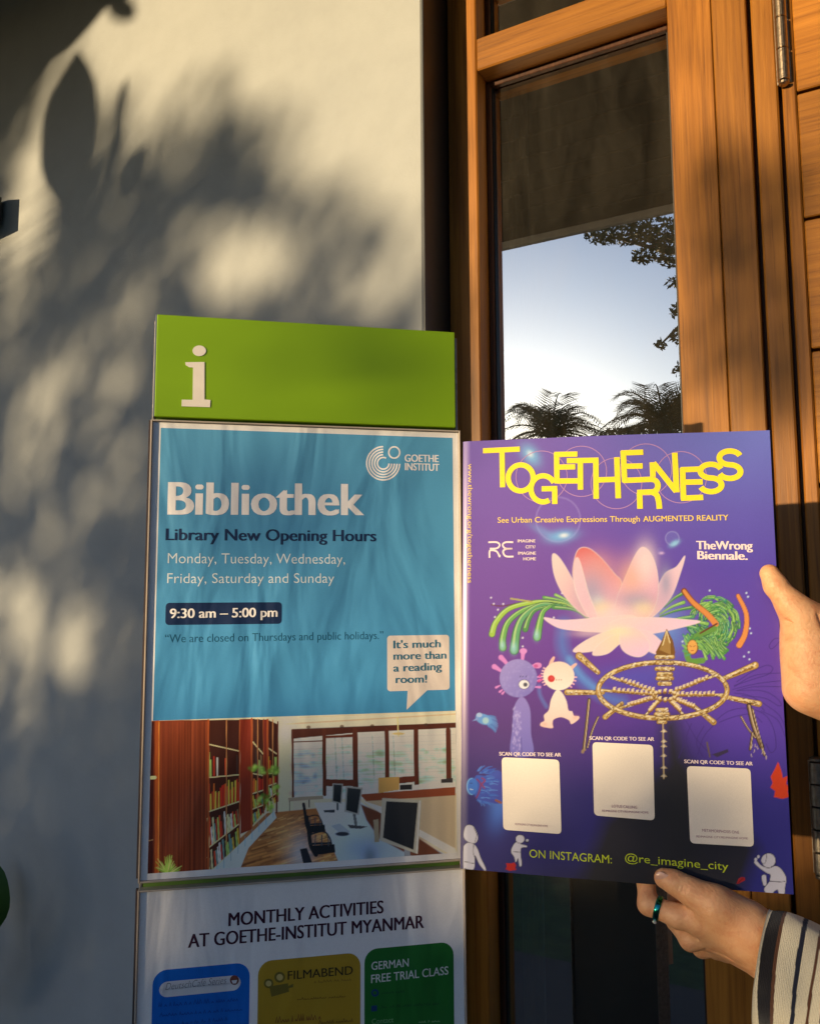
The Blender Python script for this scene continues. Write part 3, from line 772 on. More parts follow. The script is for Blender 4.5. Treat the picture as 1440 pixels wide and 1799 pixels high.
# ================================================================== the info stand
zA, zB, zC = .39796*SK, .24707*SK, -.36777*SK
zG1 = S(540, 744)[1]                             # header bottom
st = empty('info_stand', 'tall narrow information stand with a lime green header and clear poster pockets', 'sign stand', SMAT)
st.location = (SORG[0], SORG[1], 0)
def SP(name, m, boxes, par=st, b=.0008, smooth=False):
    mb = MB()
    for q in boxes: mb.box(*q[:4], q[4]+CZ, q[5]+CZ, b=b)
    return mb.build(name, m, par)
x0h, x1h = .0028, SW-.0042
SP('header_panel', M['green'], [(x0h, x1h, -.0035, .004, zB+.0035, zA)])
hp = D.objects['header_panel']
SP('header_edge', M['alu'], [(x0h-.0016, x0h-.0002, -.0030, .004, zB+.0035, zA-.0003)], hp, 0)
SP('backboard', M['leafy_back'], [(.003, SW-.003, .0045, .008, -1.46, zA-.002)])
SP('back_cover', M['gasket'], [(.003, SW-.003, .0082, .024, -1.46, zA-.002)])
SP('post', M['dark_steel'], [(.0, .0028, .004, .03, -1.46, zA-.004), (SW-.0028, SW, .004, .03, -1.46, zA-.004)], b=.0005)
SP('base_plate', M['dark_steel'], [(-.04, SW+.04, -.16, .16, -1.499, -1.461)], b=.003)
# the white letter i
q = lambda *p: [(x/2.483+250, y/2.483+540) for x, y in p]
body = q((188, 240), (272, 239), (272, 402), (298, 405), (296, 436), (172, 432), (173, 403), (220, 404), (222, 263), (206, 262), (190, 252))
ip = MB()
ip.prism([(S(x, y, .0035)[0], S(x, y, .0035)[1]+CZ) for x, y in body], -.0042, -.0036)
dot = [S(350.3+11.8*math.cos(a), 616.5+9.3*math.sin(a), .0035) for a in np.linspace(0, 2*math.pi, 28, endpoint=False)]
ip.prism([(x, z+CZ) for x, z in dot], -.0042, -.0036)
ip.build('letter', M['vinyl_white'], hp)

def pocket(zt, zb, nm):
    e = .0016
    SP('pocket_rim', M['acrylic_edge'], [(0, e, -.0062, .004, zb, zt), (SW-e, SW, -.0062, .004, zb, zt), (e+.0001, SW-e-.0001, -.0062, .004, zt-e, zt), (e+.0001, SW-e-.0001, -.0062, .004, zb, zb+e)], b=.0004)
pocket(zB, zC, 'upper'); zD = S(530, 1541)[1]; zE = zD-.43
pocket(zD, zE, 'lower')
SP('pocket_back', M['dark_edge'], [(-.0022, -.0002, -.002, .003, zB-.61*SK, zB), (-.0022, -.0002, -.002, .003, zE, zD)], b=0)

# ---------------- the library poster
LP = empty('library_poster', 'blue library opening hours poster with a reading room photo, in the upper pocket', 'poster', SMAT)
YL = .0030
def sheet(name, x0, x1, z0, z1, m, par, lift, n=1):
    return link(name, mesh(name, [(x0, -lift, z0), (x1, -lift, z0), (x1, -lift, z1), (x0, -lift, z1)], [(0, 1, 2, 3)]), m, par)
PWHITE = paper_mat('glossy_white_paper', (.82, .82, .87))
sheet('paper', .0018, SW-.0018, zC+.0018, zB-.0018, PWHITE, LP, YL)
Sx = lambda x, y: S(x, y, YL)
bx0 = (Sx(280, 900)[0]+Sx(268, 1268)[0])/2; bx1 = (Sx(795, 800)[0]+Sx(799, 1240)[0])/2
bzt = (Sx(280, 753)[1]+Sx(794, 768)[1])/2; bzm = (Sx(266, 1268)[1]+Sx(799, 1247)[1])/2; bzb = (Sx(259, 1536)[1]+Sx(801, 1497)[1])/2
BLUE = (38, 150, 200)
n = 60; zz = np.linspace(bzm, bzt, n); 
bm_ = npmesh('blue_print', np.array([(x, -YL-.0001, z) for z in zz for x in (bx0, bx1)]), np.array([(2*i, 2*i+1, 2*i+3, 2*i+2) for i in range(n-1)]), False,
             np.array([lin((70, 152, 214))*(1-t)+lin((88, 162, 212))*t for t in np.linspace(0, 1, n) for _ in (0, 1)]))
PTINT = paper_mat('glossy_printed_paper', None, 1.0, .5, .5, True)
link('blue_print', bm_, PTINT, LP)
WHT = (244, 243, 252); NAVY = (16, 40, 84)
Lt = lambda t, p0, p1, cap, col, **k: lettering(LP, t, p0, p1, cap, col, Sx, YL+.00025, **k)
Lt('GOETHE', (711, 811), (770, 812), 12.5, WHT, bold=.035)
Lt('INSTITUT', (711.5, 826), (771, 827.5), 12.5, WHT, bold=.035)
Lt('Bibliothek', (297, 904), (637, 905), 57, WHT, bold=.035)
Lt('Library New Opening Hours', (292, 949), (660, 951), 20.5, NAVY, bold=.03)
Lt('Monday, Tuesday, Wednesday,', (295, 989.5), (606, 990.5), 18, (224, 238, 250), bold=-.006)
Lt('Friday, Saturday and Sunday', (294, 1024.5), (587, 1024), 17.5, (224, 238, 250), bold=-.006)
flat(LP, 'pill', rrect(Sx(291, 1080)[0], Sx(495, 1080)[0], Sx(390, 1097)[1], Sx(390, 1058.5)[1], .0035), ink('navy', NAVY), None, YL+.0002, local=True)
lettering(LP, '9:30 am – 5:00 pm', (299, 1086), (487, 1083.5), 16.5, (246, 244, 250), Sx, YL+.0004, bold=.03)
Lt('“We are closed on Thursdays and public holidays.”', (290, 1129), (673, 1122.5), 14.5, (20, 88, 124), bold=-.006)
bub = rrect(Sx(680, 1160)[0], Sx(789, 1160)[0], Sx(735, 1213)[1], Sx(735, 1116)[1], .0032)
flat(LP, 'speech_bubble', bub, ink('pale', (228, 218, 218)), None, YL+.0002, local=True)
flat(LP, 'bubble_tail', [(716, 1211), (714, 1247), (753, 1210)], ink('pale', (228, 218, 218)), Sx, YL+.00015)
for t, p, e, b_ in (("It's much", (691, 1139), 773, 1137), ('more than', (691, 1159), 783, 1157), ('a reading', (691, 1180), 775, 1177), ('room!', (695, 1200), 749, 1199)):
    lettering(LP, t, p, (e, b_), 13.5, (44, 112, 148), Sx, YL+.0004, bold=.02)
rings = [arc(673, 814, r_, r_*1.01, 90 if r_ > 12 else 60, 358, 30) for r_ in (29, 24.3, 19.6, 14.9, 10.2)] + [arc(692.3, 795, 9.6, 10, 0, 360, 24)]
link('ring_emblem', ribbon_mesh(rings, 2.7, Sx, YL+.00025), ink('ink', WHT), LP)

# photograph printed at the foot of the poster
nx, nz = 500, 262
gx, gz = np.meshgrid(np.linspace(bx0-.0012, bx1+.0004, nx), np.linspace(bzb, bzm, nz))
W3 = np.stack([gx, np.full_like(gx, -YL-.0001), gz], -1)
SMn = np.array(SMAT)
PXX, PYY = project(W3 @ SMn[:3, :3].T + SMn[:3, 3])
ZX, ZY = (PXX-240)*2.4407, (PYY-1080)*2.4407    # drawing units of the picture crop
p = Paint(ZX, ZY, (196, 170, 140))
rp = random.Random(5)
# ceiling
p.poly([(560, 420), (1400, 380), (1400, 470), (660, 500)], (206, 182, 148), soft=8)
p.poly([(60, 440), (600, 430), (640, 500), (60, 520)], (200, 176, 140), soft=2)
p.line([(620, 470), (1380, 425)], 5, (150, 120, 90), .7, 4); p.line([(700, 440), (1380, 412)], 3, (160, 135, 105), .6, 3)
p.poly([(590, 440), (680, 490), (670, 840), (600, 850)], (205, 178, 140), soft=5)
p.glow(640, 500, 30, 40, (235, 215, 175), .6)
# window wall
p.poly([(665, 490), (1370, 462), (1370, 765), (950, 790), (668, 785)], (196, 200, 196), soft=2)
for _ in range(260):
    x = rp.uniform(670, 1365); y = rp.uniform(560, 770); c = rp.choice([(120, 150, 90), (150, 175, 120), (90, 120, 70), (130, 170, 160), (200, 205, 200)])
    if 670 < x < 770: c = rp.choice([(70, 95, 115), (100, 125, 140), (150, 165, 170)])
    p.glow(x, y, rp.uniform(6, 18), rp.uniform(4, 12), c, .5)
for x in (850, 880, 1100, 1010): p.line([(x, 520), (x+8, 700)], 4, (70, 75, 60), .6, 5)
for i in range(20):
    y = 505+i*13; p.line([(670, y+8), (1365, y-18)], 2.5, (150, 125, 100) if i % 3 else (232, 230, 222), .55, 2)
p.poly([(665, 490), (1370, 462), (1370, 485), (945, 505), (668, 532)], (74, 34, 22), soft=2)
p.line([(668, 545), (800, 540)], 5, (90, 45, 28)); 
for x, w_, y1 in ((668, 9, 780), (803, 16, 770), (936, 22, 765), (1072, 18, 750), (1197, 20, 725), (1335, 22, 705)):
    p.line([(x, 495), (x+3, y1)], w_, (82, 38, 24))
p.poly([(800, 705), (935, 708), (935, 735), (800, 735)], (92, 42, 26)); p.poly([(806, 520), (930, 512), (930, 525), (806, 530)], (92, 42, 26))
p.poly([(1080, 700), (1200, 690), (1200, 715), (1080, 730)], (92, 42, 26))
p.line([(1118, 440), (1122, 520)], 5, (210, 170, 110), 1, 2); p.ell(1122, 510, 28, 6, (196, 158, 100), 1, 3)
for x in (737, 880, 1010, 1240): p.ell(x, 482-(x-737)*.02, 9, 7, (60, 40, 30), .8, 3)
# counter and half wall
p.poly([(950, 765), (1366, 735), (1366, 775), (985, 800)], (126, 60, 34), soft=2); p.poly([(950, 752), (1366, 715), (1366, 738), (960, 770)], (200, 198, 190), soft=2)
p.poly([(1036, 700), (1126, 695), (1126, 750), (1036, 765)], (184, 138, 72)); p.poly([(1128, 730), (1180, 727), (1180, 750), (1128, 752)], (40, 36, 34))
p.poly([(1305, 705), (1355, 700), (1355, 720), (1305, 722)], (50, 45, 45))
p.poly([(975, 800), (1366, 775), (1366, 1000), (1200, 960)], grad((975, 800), (1366, 950), (178, 150, 112), (168, 146, 116)), soft=3)
# floor
p.poly([(560, 850), (770, 830), (900, 1060), (300, 1110), (400, 1000)], (150, 92, 48), soft=4)
for _ in range(240):
    y = rp.uniform(860, 1090); t = (y-860)/230; x = rp.uniform(600-190*t, 800+40*t); L = 20+80*t
    p.line([(x, y), (x+L*.9, y-L*.28)], 3+6*t, rp.choice([(196, 132, 66), (120, 66, 34), (220, 170, 100), (90, 48, 28), (168, 108, 56)]), .55, 3)
p.glow(700, 1020, 40, 60, (170, 178, 180), .6); p.glow(640, 960, 30, 50, (214, 160, 96), .4)
# near bookcase side
p.poly([(45, 455), (310, 450), (310, 1120), (40, 1125)], grad((90, 600), (310, 700), (112, 44, 20), (88, 34, 16)), soft=1)
for i in range(70):
    x = rp.uniform(105, 300); p.line([(x, 460), (x-3, 1110)], rp.uniform(2, 6), rp.choice([(140, 62, 28), (78, 28, 12), (108, 42, 20), (122, 52, 24)]), .45, 3)
p.poly([(45, 460), (75, 460), (70, 1120), (40, 1120)], (58, 16, 10)); p.line([(90, 460), (88, 1120)], 20, (150, 66, 24)); p.line([(97, 460), (94, 1120)], 4, (206, 112, 44))
p.line([(50, 700), (80, 698)], 14, (176, 172, 120)); p.line([(48, 970), (70, 965)], 4, (150, 110, 70))
def shelf(xl, xr, rows, topl, topr, div):
    """a bookcase face in perspective; rows = list of (left y, right y)"""
    p.poly([(xl, topl), (xr, topr), (xr, rows[-1][1]), (xl, rows[-1][0])], (58, 22, 12), soft=1)
    for r_ in range(len(rows)-1):
        (a, b), (c, d) = rows[r_], rows[r_+1]
        n_ = max(3, int((xr-xl)/7)); lean = r_ >= 2
        for i in range(n_):
            t0, t1 = i/n_, (i+.9)/n_
            if r_ == 0 and rp.random() < .55: continue
            xa, xb = xl+(xr-xl)*t0, xl+(xr-xl)*t1; ya, yb = a+(b-a)*t0, a+(b-a)*t1; yc, yd = c+(d-c)*t0, c+(d-c)*t1
            hgt = rp.uniform(.5, .86); col = rp.choice([(196, 150, 44), (170, 44, 26), (190, 66, 34), (206, 196, 176), (150, 170, 84), (96, 130, 120), (60, 40, 36), (222, 200, 130), (120, 90, 60)])
            if r_ == 1: col = rp.choice([(196, 148, 40), (186, 44, 24), (210, 96, 34), (160, 36, 24), (206, 170, 60)])
            s_ = 5 if lean else 0
            p.poly([(xa-s_, yc-(yc-ya)*hgt), (xb-s_, yd-(yd-yb)*hgt), (xb, yd-3), (xa, yc-3)], col, .95, 1.5)
    for (a, b) in rows: p.line([(xl, a), (xr, b)], 5, (206, 170, 120))
    p.line([(xl, topl), (xl, rows[-1][0])], 8, (150, 68, 30)); p.line([(xl+(xr-xl)*div, topl), (xl+(xr-xl)*div, rows[-1][1])], 4, (170, 110, 64)); p.line([(xr, topr), (xr, rows[-1][1])], 5, (150, 72, 34))
shelf(308, 442, [(555, 585), (698, 686), (845, 800), (1000, 895), (1110, 985)], 452, 450, .58)
p.line([(310, 490), (392, 460)], 0.1, (0, 0, 0), 0)
p.poly([(444, 448), (492, 446), (494, 920), (446, 940)], (112, 34, 16)); 
for x in range(448, 492, 7): p.line([(x, 450), (x, 930)], 2.5, (140, 50, 24), .6, 3)
shelf(494, 545, [(540, 600), (680, 690), (768, 752), (835, 815), (910, 850)], 446, 450, .5)
p.poly([(545, 448), (562, 450), (562, 800), (545, 850)], (104, 32, 18))
shelf(562, 606, [(570, 600), (680, 680), (735, 720), (790, 760), (840, 800)], 450, 470, .5)
p.line([(606, 460), (600, 850)], 6, (84, 30, 20))
for x, y in ((505, 662), (540, 665), (575, 665), (600, 668), (532, 795), (560, 790), (600, 750), (575, 830)):
    for _ in range(9): p.glow(x+rp.gauss(0, 8), y+rp.gauss(0, 8), 5, 5, rp.choice([(120, 160, 50), (80, 120, 36), (160, 186, 80)]), .8)
# lower cupboards
p.poly([(330, 1110), (310, 1110), (442, 985), (590, 840), (600, 870), (480, 1000), (440, 1100)], (176, 190, 190), soft=2)
for i in range(9): t = i/8; x = 345+240*t; y0_ = 1075-235*t; p.line([(x, y0_-8), (x, min(1110, y0_+40-10*t))], 3, (110, 124, 124), .8, 2)
for k_ in range(46):
    a = rp.uniform(-2.9, -.2); L = rp.uniform(30, 78); p.line([(135, 1112), (135+L*math.cos(a)*.9, 1112+L*math.sin(a)*1.1)], 6, rp.choice([(150, 176, 70), (110, 140, 46), (186, 200, 100)]), .9, 2, (8, 2))
# far desk, chairs, table
p.poly([(650, 785), (800, 775), (800, 790), (652, 800)], (150, 130, 104)); p.line([(656, 800), (656, 840)], 4, (50, 36, 30)); p.line([(740, 795), (740, 825)], 4, (60, 44, 36))
p.poly([(762, 806), (960, 800), (1140, 940), (1330, 1030), (1130, 1050), (866, 1062)], grad((770, 806), (1000, 1050), (196, 196, 192), (150, 160, 170)), soft=2)
p.poly([(960, 812), (1050, 850), (1310, 1026), (1180, 1036), (1040, 960), (985, 880)], (96, 52, 34), soft=6)
p.poly([(975, 800), (1060, 860), (1400, 1060), (1360, 1000), (1210, 920), (1070, 830)], (206, 206, 200), soft=3)
p.glow(960, 1000, 50, 34, (120, 140, 160), .6); p.glow(1000, 1040, 20, 30, (60, 60, 64), .5)
def chair(x, y, s):
    p.line(sp([(x-26*s, y-110*s), (x-18*s, y-60*s), (x-10*s, y), (x+10*s, y+36*s)]), 15*s, (26, 24, 28), 1, 2)
    p.line(sp([(x-14*s, y-42*s), (x+38*s, y-54*s), (x+62*s, y-30*s), (x+70*s, y)]), 6*s, (30, 30, 34), 1, 2)
    p.line([(x-14*s, y-6*s), (x+66*s, y-10*s)], 9*s, (34, 34, 38), 1, 2); p.poly([(x-8*s, y), (x+80*s, y-6*s), (x+84*s, y+26*s), (x+8*s, y+36*s)], (22, 22, 26), soft=2)
    for k_ in (0, 1, 2): p.line([(x+(8+24*k_)*s, y-40*s), (x+(6+26*k_)*s, y)], 4*s, (60, 62, 66), 1, 2)
chair(738, 905, .85); chair(758, 990, 1.12)
p.poly([(700, 1005), (730, 1000), (755, 1068), (716, 1072)], (30, 30, 36), soft=2)
def monitor(x0_, y0_, x1_, y1_, x2_, y2_, x3_, y3_, fr=6):
    p.poly([(x0_-fr, y0_-fr), (x1_+fr, y1_-fr), (x2_+fr, y2_+fr), (x3_-fr, y3_+fr)], (150, 142, 128), soft=2)
    p.poly([(x0_, y0_), (x1_, y1_), (x2_, y2_), (x3_, y3_)], grad((x0_, y0_), (x2_, y2_), (44, 44, 44), (24, 26, 28)), soft=2)
p.line([(862, 800), (862, 835)], 8, (60, 60, 60)); monitor(845, 728, 880, 730, 874, 806, 842, 798, 5)
p.line([(932, 850), (940, 900)], 12, (90, 90, 86)); p.poly([(904, 900), (990, 908), (960, 918), (915, 915)], (60, 60, 60)); monitor(904, 742, 962, 748, 946, 852, 898, 838, 7)
p.poly([(800, 838), (850, 836), (850, 848), (806, 848)], (54, 54, 56)); p.poly([(834, 905), (870, 895), (915, 930), (885, 950)], (150, 152, 150), soft=2); p.ell(882, 940, 30, 9, (44, 44, 50), 1, 3)
p.poly([(1015, 880), (1036, 876), (1040, 975), (1020, 975)], (150, 130, 100)); p.line([(1160, 1010), (1160, 1040)], 26, (120, 120, 122))
p.poly([(1052, 786), (1222, 794), (1205, 1026), (1042, 968)], (164, 152, 130), soft=2); p.poly([(1070, 800), (1205, 806), (1186, 1008), (1056, 956)], grad((1070, 800), (1190, 1000), (40, 38, 38), (26, 26, 30)), soft=2)
p.line([(1214, 800), (1200, 1020)], 6, (196, 186, 164), 1, 2)
C_ph = p.C
idx = np.arange(nx*nz).reshape(nz, nx)
Q = np.stack([idx[:-1, :-1], idx[:-1, 1:], idx[1:, 1:], idx[1:, :-1]], -1).reshape(-1, 4)
link('reading_room_photo', npmesh('reading_room_photo', W3.reshape(-1, 3), Q, False, np.clip(C_ph.reshape(-1, 3)*R([1.75, 2.0, 2.4]), 0, .85)), PTINT, LP)

# ---------------- the activities poster
AP = empty('activities_poster', 'white monthly activities poster with blue, gold and green cards, in the lower pocket', 'poster', SMAT)
sheet('paper', .0018, SW-.0018, zE+.0018, zD-.0018, PWHITE, AP, YL)
At = lambda t, p0, p1, cap, col, par=AP, l=.0002, **k: lettering(par, t, p0, p1, cap, col, Sx, YL+l, **k)
MAR = (62, 16, 44)
At('MONTHLY ACTIVITIES', (402, 1627), (673, 1604), 23, MAR, bold=.03)
At('AT GOETHE-INSTITUT MYANMAR', (331, 1665), (744, 1630), 23.5, MAR, bold=.03)
def card(x0_, x1_, yt, col, nm, lab):
    xa = Sx(x0_, 1740)[0]; xb = Sx(x1_, 1740)[0]; zt = Sx((x0_+x1_)/2, yt)[1]
    o = flat(AP, 'printed_card', rrect(xa, xb, zt-.19, zt, .0125), ink('card', col), None, YL+.00015, local=True); o['label'] = lab; return o
c1 = card(268, 438.5, 1698, (0, 104, 208), 'blue', 'blue printed card'); c2 = card(453, 633, 1681, (176, 142, 36), 'gold', 'golden printed card'); c3 = card(640, 797, 1661, (28, 108, 40), 'green', 'green printed card')
pa = Sx(280, 1735); pb_ = Sx(423, 1735)
flat(c1, 'pill', rrect(pa[0], pb_[0], Sx(350, 1746)[1], Sx(350, 1719)[1], .0072), ink('pillw', (214, 214, 222)), None, YL+.0003, local=True)
At('DeutschCafé Series', (291, 1739), (398, 1727), 12, (120, 120, 132), c1, .00045, bold=-.01, shear=.3)
flat(c1, 'badge', [(412+8*math.cos(a), 1721.5+8.5*math.sin(a)) for a in np.linspace(0, 6.28, 20, endpoint=False)][::-1], ink('badge', (110, 60, 56)), Sx, YL+.00045)
flat(c1, 'cup', [(407, 1722), (417, 1721), (415, 1727), (409, 1727.5)][::-1], ink('pillw', (214, 214, 222)), Sx, YL+.0006)
def scribble(par, x0_, x1_, y, sl_, h_, col, seed):
    rr = random.Random(seed); V_ = []; x = x0_
    paths = []
    while x < x1_:
        w_ = rr.uniform(2.0, 5.5); yy = y+(x-x0_)*sl_; paths.append([(x, yy), (x+w_*.5, yy-h_*rr.uniform(.3, 1)), (x+w_, yy-rr.uniform(0, 1))]); x += w_+rr.choice([.8, .8, 1, 4])
    link('faint_text', ribbon_mesh(paths, 1.2, Sx, YL+.0003), ink('faint', col), par)
DB = (0, 74, 168)
scribble(c1, 279, 415, 1769, -.075, 9, DB, 1); scribble(c1, 281, 425, 1786, -.075, 7, DB, 2); scribble(c1, 320, 400, 1799, -.075, 7, DB, 3)
At('FILMABEND', (505.5, 1721), (619.5, 1711.5), 15, (50, 38, 14), c2, .0003, bold=.012)
OL = (112, 98, 36)
flat(c2, 'camera_body', [(473, 1733), (506, 1727), (508, 1742), (477, 1751)][::-1], ink('olive', OL), Sx, YL+.0003)
flat(c2, 'camera_lens', [(507, 1732), (515, 1728), (515, 1734), (507, 1736)][::-1], ink('olive', OL), Sx, YL+.0003)
for cx, cy, r_ in ((472, 1727.5, 8.5), (491.5, 1716.5, 9.5)):
    cc = lambda r2: [(cx+r2*math.cos(a), cy+r2*math.sin(a)) for a in np.linspace(0, 6.28, 22, endpoint=False)][::-1]
    flat(c2, 'film_reel', cc(r_), ink('olive', OL), Sx, YL+.00035); flat(c2, 'reel_centre', cc(r_*.6), ink('olive2', (196, 176, 110)), Sx, YL+.00045)
scribble(c2, 522, 608, 1757, -.06, 5, (132, 100, 24), 4); scribble(c2, 484, 562, 1797, -.08, 13, (120, 60, 30), 5); scribble(c2, 560, 618, 1799, -.07, 8, (120, 84, 30), 6); scribble(c2, 552, 616, 1727, -.07, 5, (140, 110, 30), 16)
At('GERMAN', (652.5, 1704), (717.5, 1697.5), 14, (214, 220, 220), c3, .0003, bold=.012)
At('FREE TRIAL CLASS', (652, 1727), (787, 1711.5), 14.5, (214, 220, 220), c3, .0003, bold=.012)
link('round_icon', ribbon_mesh([arc(658.5, 1744, 5, 5, 0, 360, 18)], 3, Sx, YL+.0003), ink('dblue', (20, 60, 110)), c3)
flat(c3, 'square_icon', [(652, 1767), (662, 1766), (662, 1776), (652, 1777)][::-1], ink('dblue', (20, 60, 110)), Sx, YL+.0003)
scribble(c3, 670, 710, 1746, -.06, 5, (22, 84, 40), 7); scribble(c3, 670, 770, 1771, -.06, 5, (22, 84, 40), 8)
At('Contact', (653, 1799), (691, 1795.5), 9, (120, 168, 120), c3, .0003)
scribble(c3, 735, 776, 1797, -.06, 4, (120, 168, 120), 9)

# ================================================================== the held poster
HP_ = empty('exhibition_poster', 'purple exhibition poster with a pink lotus, held up by two hands beside the blue one', 'poster', PM)
PWW, PHH = .297, .42
def bend(W):
    W = np.array(W, float); x, y, z = W[:, 0], W[:, 1], W[:, 2]
    u = np.clip((-PWW/2+.0085-x)/.0085, 0, 1)
    y2 = y + u**1.6*.0018 + .0028*np.sin((x/PWW+.5)*math.pi)**2*(-1) + .0010*np.sin(z/PHH*5+1)
    x2 = x + u**1.6*.0005
    return np.c_[x2, y2, z]
nx, nz = 400, 566
gx, gz = np.meshgrid(np.linspace(-PWW/2, PWW/2, nx), np.linspace(-PHH/2, PHH/2, nz))
F3 = np.stack([gx, np.zeros_like(gx), gz], -1).reshape(-1, 3)
PX_, PY_ = project(F3 @ PMn[:3, :3].T + PC); PX_ = PX_.reshape(gx.shape); PY_ = PY_.reshape(gx.shape)
p = Paint(PX_, PY_, (0, 0, 0))
# ground colour: violet above, navy and near black below
def mixc(stops, t):
    xs = [s[0] for s in stops]; cs = np.array([lin(s[1]) for s in stops])
    return np.stack([np.interp(t, xs, cs[:, k]) for k in range(3)], -1)
L_ = mixc([(760, (112, 84, 176)), (900, (112, 74, 172)), (1000, (108, 62, 162)), (1150, (98, 44, 146)), (1280, (74, 34, 118)), (1400, (44, 36, 112)), (1570, (40, 38, 110))], PY_)
R_ = mixc([(760, (104, 112, 206)), (900, (94, 84, 186)), (1000, (86, 66, 176)), (1150, (92, 56, 168)), (1280, (84, 56, 168)), (1400, (54, 46, 140)), (1570, (46, 46, 132))], PY_)
t_ = np.clip((PX_-900)/420, 0, 1)[..., None]; t_ = t_*t_*(3-2*t_)
p.C = L_*(1-t_)+R_*t_
DK = (40, 38, 40)
p.poly([(1162, 1265), (1188, 1262), (1200, 1330), (1330, 1490), (1290, 1600), (1000, 1600), (1060, 1440), (1168, 1340)], DK, .95, 34)
p.glow(1190, 1420, 40, 90, DK, .8); p.glow(1080, 1560, 110, 36, DK, .8)
zc = lambda s, ox, oy: (lambda *q: [(x/s+ox, y/s+oy) for x, y in q])
A = zc(2.4, 800, 750); B = zc(2.4, 800, 1150); C4 = zc(4.6452, 800, 1000); E4 = zc(4.5, 1080, 1080); G4 = zc(4.6452, 800, 1300); H4 = zc(4, 1080, 1480)
# bubbles and glows
p.glow(932, 800, 14, 9, (110, 190, 240), .85, .9); p.glow(931, 798, 4, 3, (230, 250, 255), .9, .9)
p.ell(980, 913, 40, 40, (120, 90, 190), .25, 3); p.line(arc(980, 913, 39, 39, 0, 360), 2.2, (160, 140, 220), .45, 3)
p.glow(986, 942, 17, 7, (100, 180, 240), .9, -.15); p.glow(990, 941, 5, 2.5, (235, 250, 255), .95, -.1)
p.glow(955, 935, 20, 5, (110, 170, 235), .4, .5)
p.ell(1180, 946, 12, 12, (110, 110, 200), .4, 2); p.line(arc(1180, 946, 12, 12, 0, 360), 1.5, (160, 160, 226), .5, 2); p.glow(1184, 955, 6, 3, (140, 210, 250), .9, -.5)
p.ell(1159, 968, 6, 6, (110, 100, 195), .4, 2); p.glow(1161, 972, 3, 1.6, (220, 180, 240), .8)
# blue mist behind the flower and the blue bubble edge
p.line(sp(A((455, 830), (450, 920), (480, 990), (540, 1070), (620, 1130), (700, 1160))), 20, (70, 110, 200), .75, 18)
p.line(sp(A((480, 980), (530, 1050), (600, 1110))), 10, (90, 150, 226), .7, 10)
p.line(sp(C4((680, 950), (690, 1030), (740, 1120))), 5, (80, 120, 205), .6, 6)
p.glow(1165, 1105, 30, 34, (80, 140, 225), .8); p.glow(1110, 1190, 60, 16, (60, 80, 200), .5); p.glow(1120, 1070, 60, 44, (170, 110, 200), .12)
p.glow(876, 1420, 13, 26, (70, 120, 225), .8, .2); p.glow(868, 1395, 8, 14, (90, 140, 235), .5)
# dark line drawings on the right
for pts in [((1120, 190), (1250, 190), (1220, 260)), ]: pass
LN = (58, 36, 118)
def ln(pts, w_=1.6, a=.75): p.line(sp(E4(*pts), k=8), w_, LN, a, 1.2)
ln([(1320, 190), (1260, 190), (1220, 240), (1230, 270), (1265, 250), (1300, 210)])
ln([(960, 530), (1100, 440), (1200, 400), (1245, 425), (1210, 470), (1090, 510), (940, 560)])
ln([(940, 570), (1100, 480), (1320, 460)]); ln([(930, 590), (1120, 545), (1330, 520)]); ln([(960, 600), (1150, 600), (1250, 640), (1310, 700), (1290, 720), (1180, 660), (1000, 640)])
ln([(940, 620), (1060, 640), (1200, 720), (1300, 800), (1345, 900)]); ln([(960, 600), (1100, 570), (1340, 570)]); ln([(800, 830), (900, 760), (1040, 740), (1180, 790), (1250, 900), (1270, 1040), (1230, 1090), (1190, 1020)])
ln([(820, 850), (960, 800), (1080, 790), (1160, 850)]); ln([(520, 860), (540, 1000), (500, 1130)]); ln([(600, 860), (560, 980), (600, 1120)]); ln([(700, 880), (640, 1000), (690, 1120)]); ln([(780, 870), (700, 960), (650, 1100)]); ln([(560, 840), (640, 980), (760, 1110)])
ln([(1150, 760), (1280, 830), (1340, 960)]); ln([(1000, 660), (1120, 700), (1180, 760)])
# leaves left of the flower
GS = [(96, 168, 74), (70, 140, 70), (128, 190, 84), (84, 160, 100)]
def leafp(pts, w_, col, edge=(38, 84, 40), tip=None):
    q = sp(pts, k=6); p.line(q, w_, edge, 1, 1.3, (w_*.35, w_)); p.line(q, w_, col, 1, 1.2, (w_*.2, w_*.80))
    p.line([(x-w_*.12, y-w_*.12) for x, y in q[2:-1]], w_*.2, (186, 222, 130), .65, 1.2, (w_*.05, w_*.24))
    if tip: e = q[-1]; p.glow(e[0]-1, e[1]-4, w_*.22, w_*.4, (150, 210, 220), .7)
p.line(sp(C4((290, 290), (380, 300), (520, 275), (700, 255), (860, 285), (1060, 380))), 2, (96, 30, 44), .9)
leafp(C4((1060, 390), (940, 300), (800, 270), (640, 270), (440, 320), (330, 430), (296, 530)), 12, (150, 196, 60), (60, 100, 36))
leafp(C4((900, 300), (740, 280), (560, 330), (430, 430), (385, 560), (385, 640)), 14, GS[0], tip=1)
leafp(C4((860, 300), (700, 290), (560, 380), (500, 500), (478, 660)), 17, GS[3], tip=1)
leafp(C4((820, 300), (660, 330), (600, 400), (568, 490)), 11, GS[1]); leafp(C4((800, 290), (720, 340), (690, 420), (665, 555)), 15, GS[0], tip=1)
leafp(C4((1040, 370), (960, 290), (880, 240), (815, 210)), 6, GS[2]); leafp(C4((980, 310), (860, 255), (720, 230)), 6, GS[0]); leafp(C4((1080, 400), (960, 330), (800, 310)), 8, GS[1])
p.line(C4((450, 240), (620, 265)), 3, (170, 160, 80))
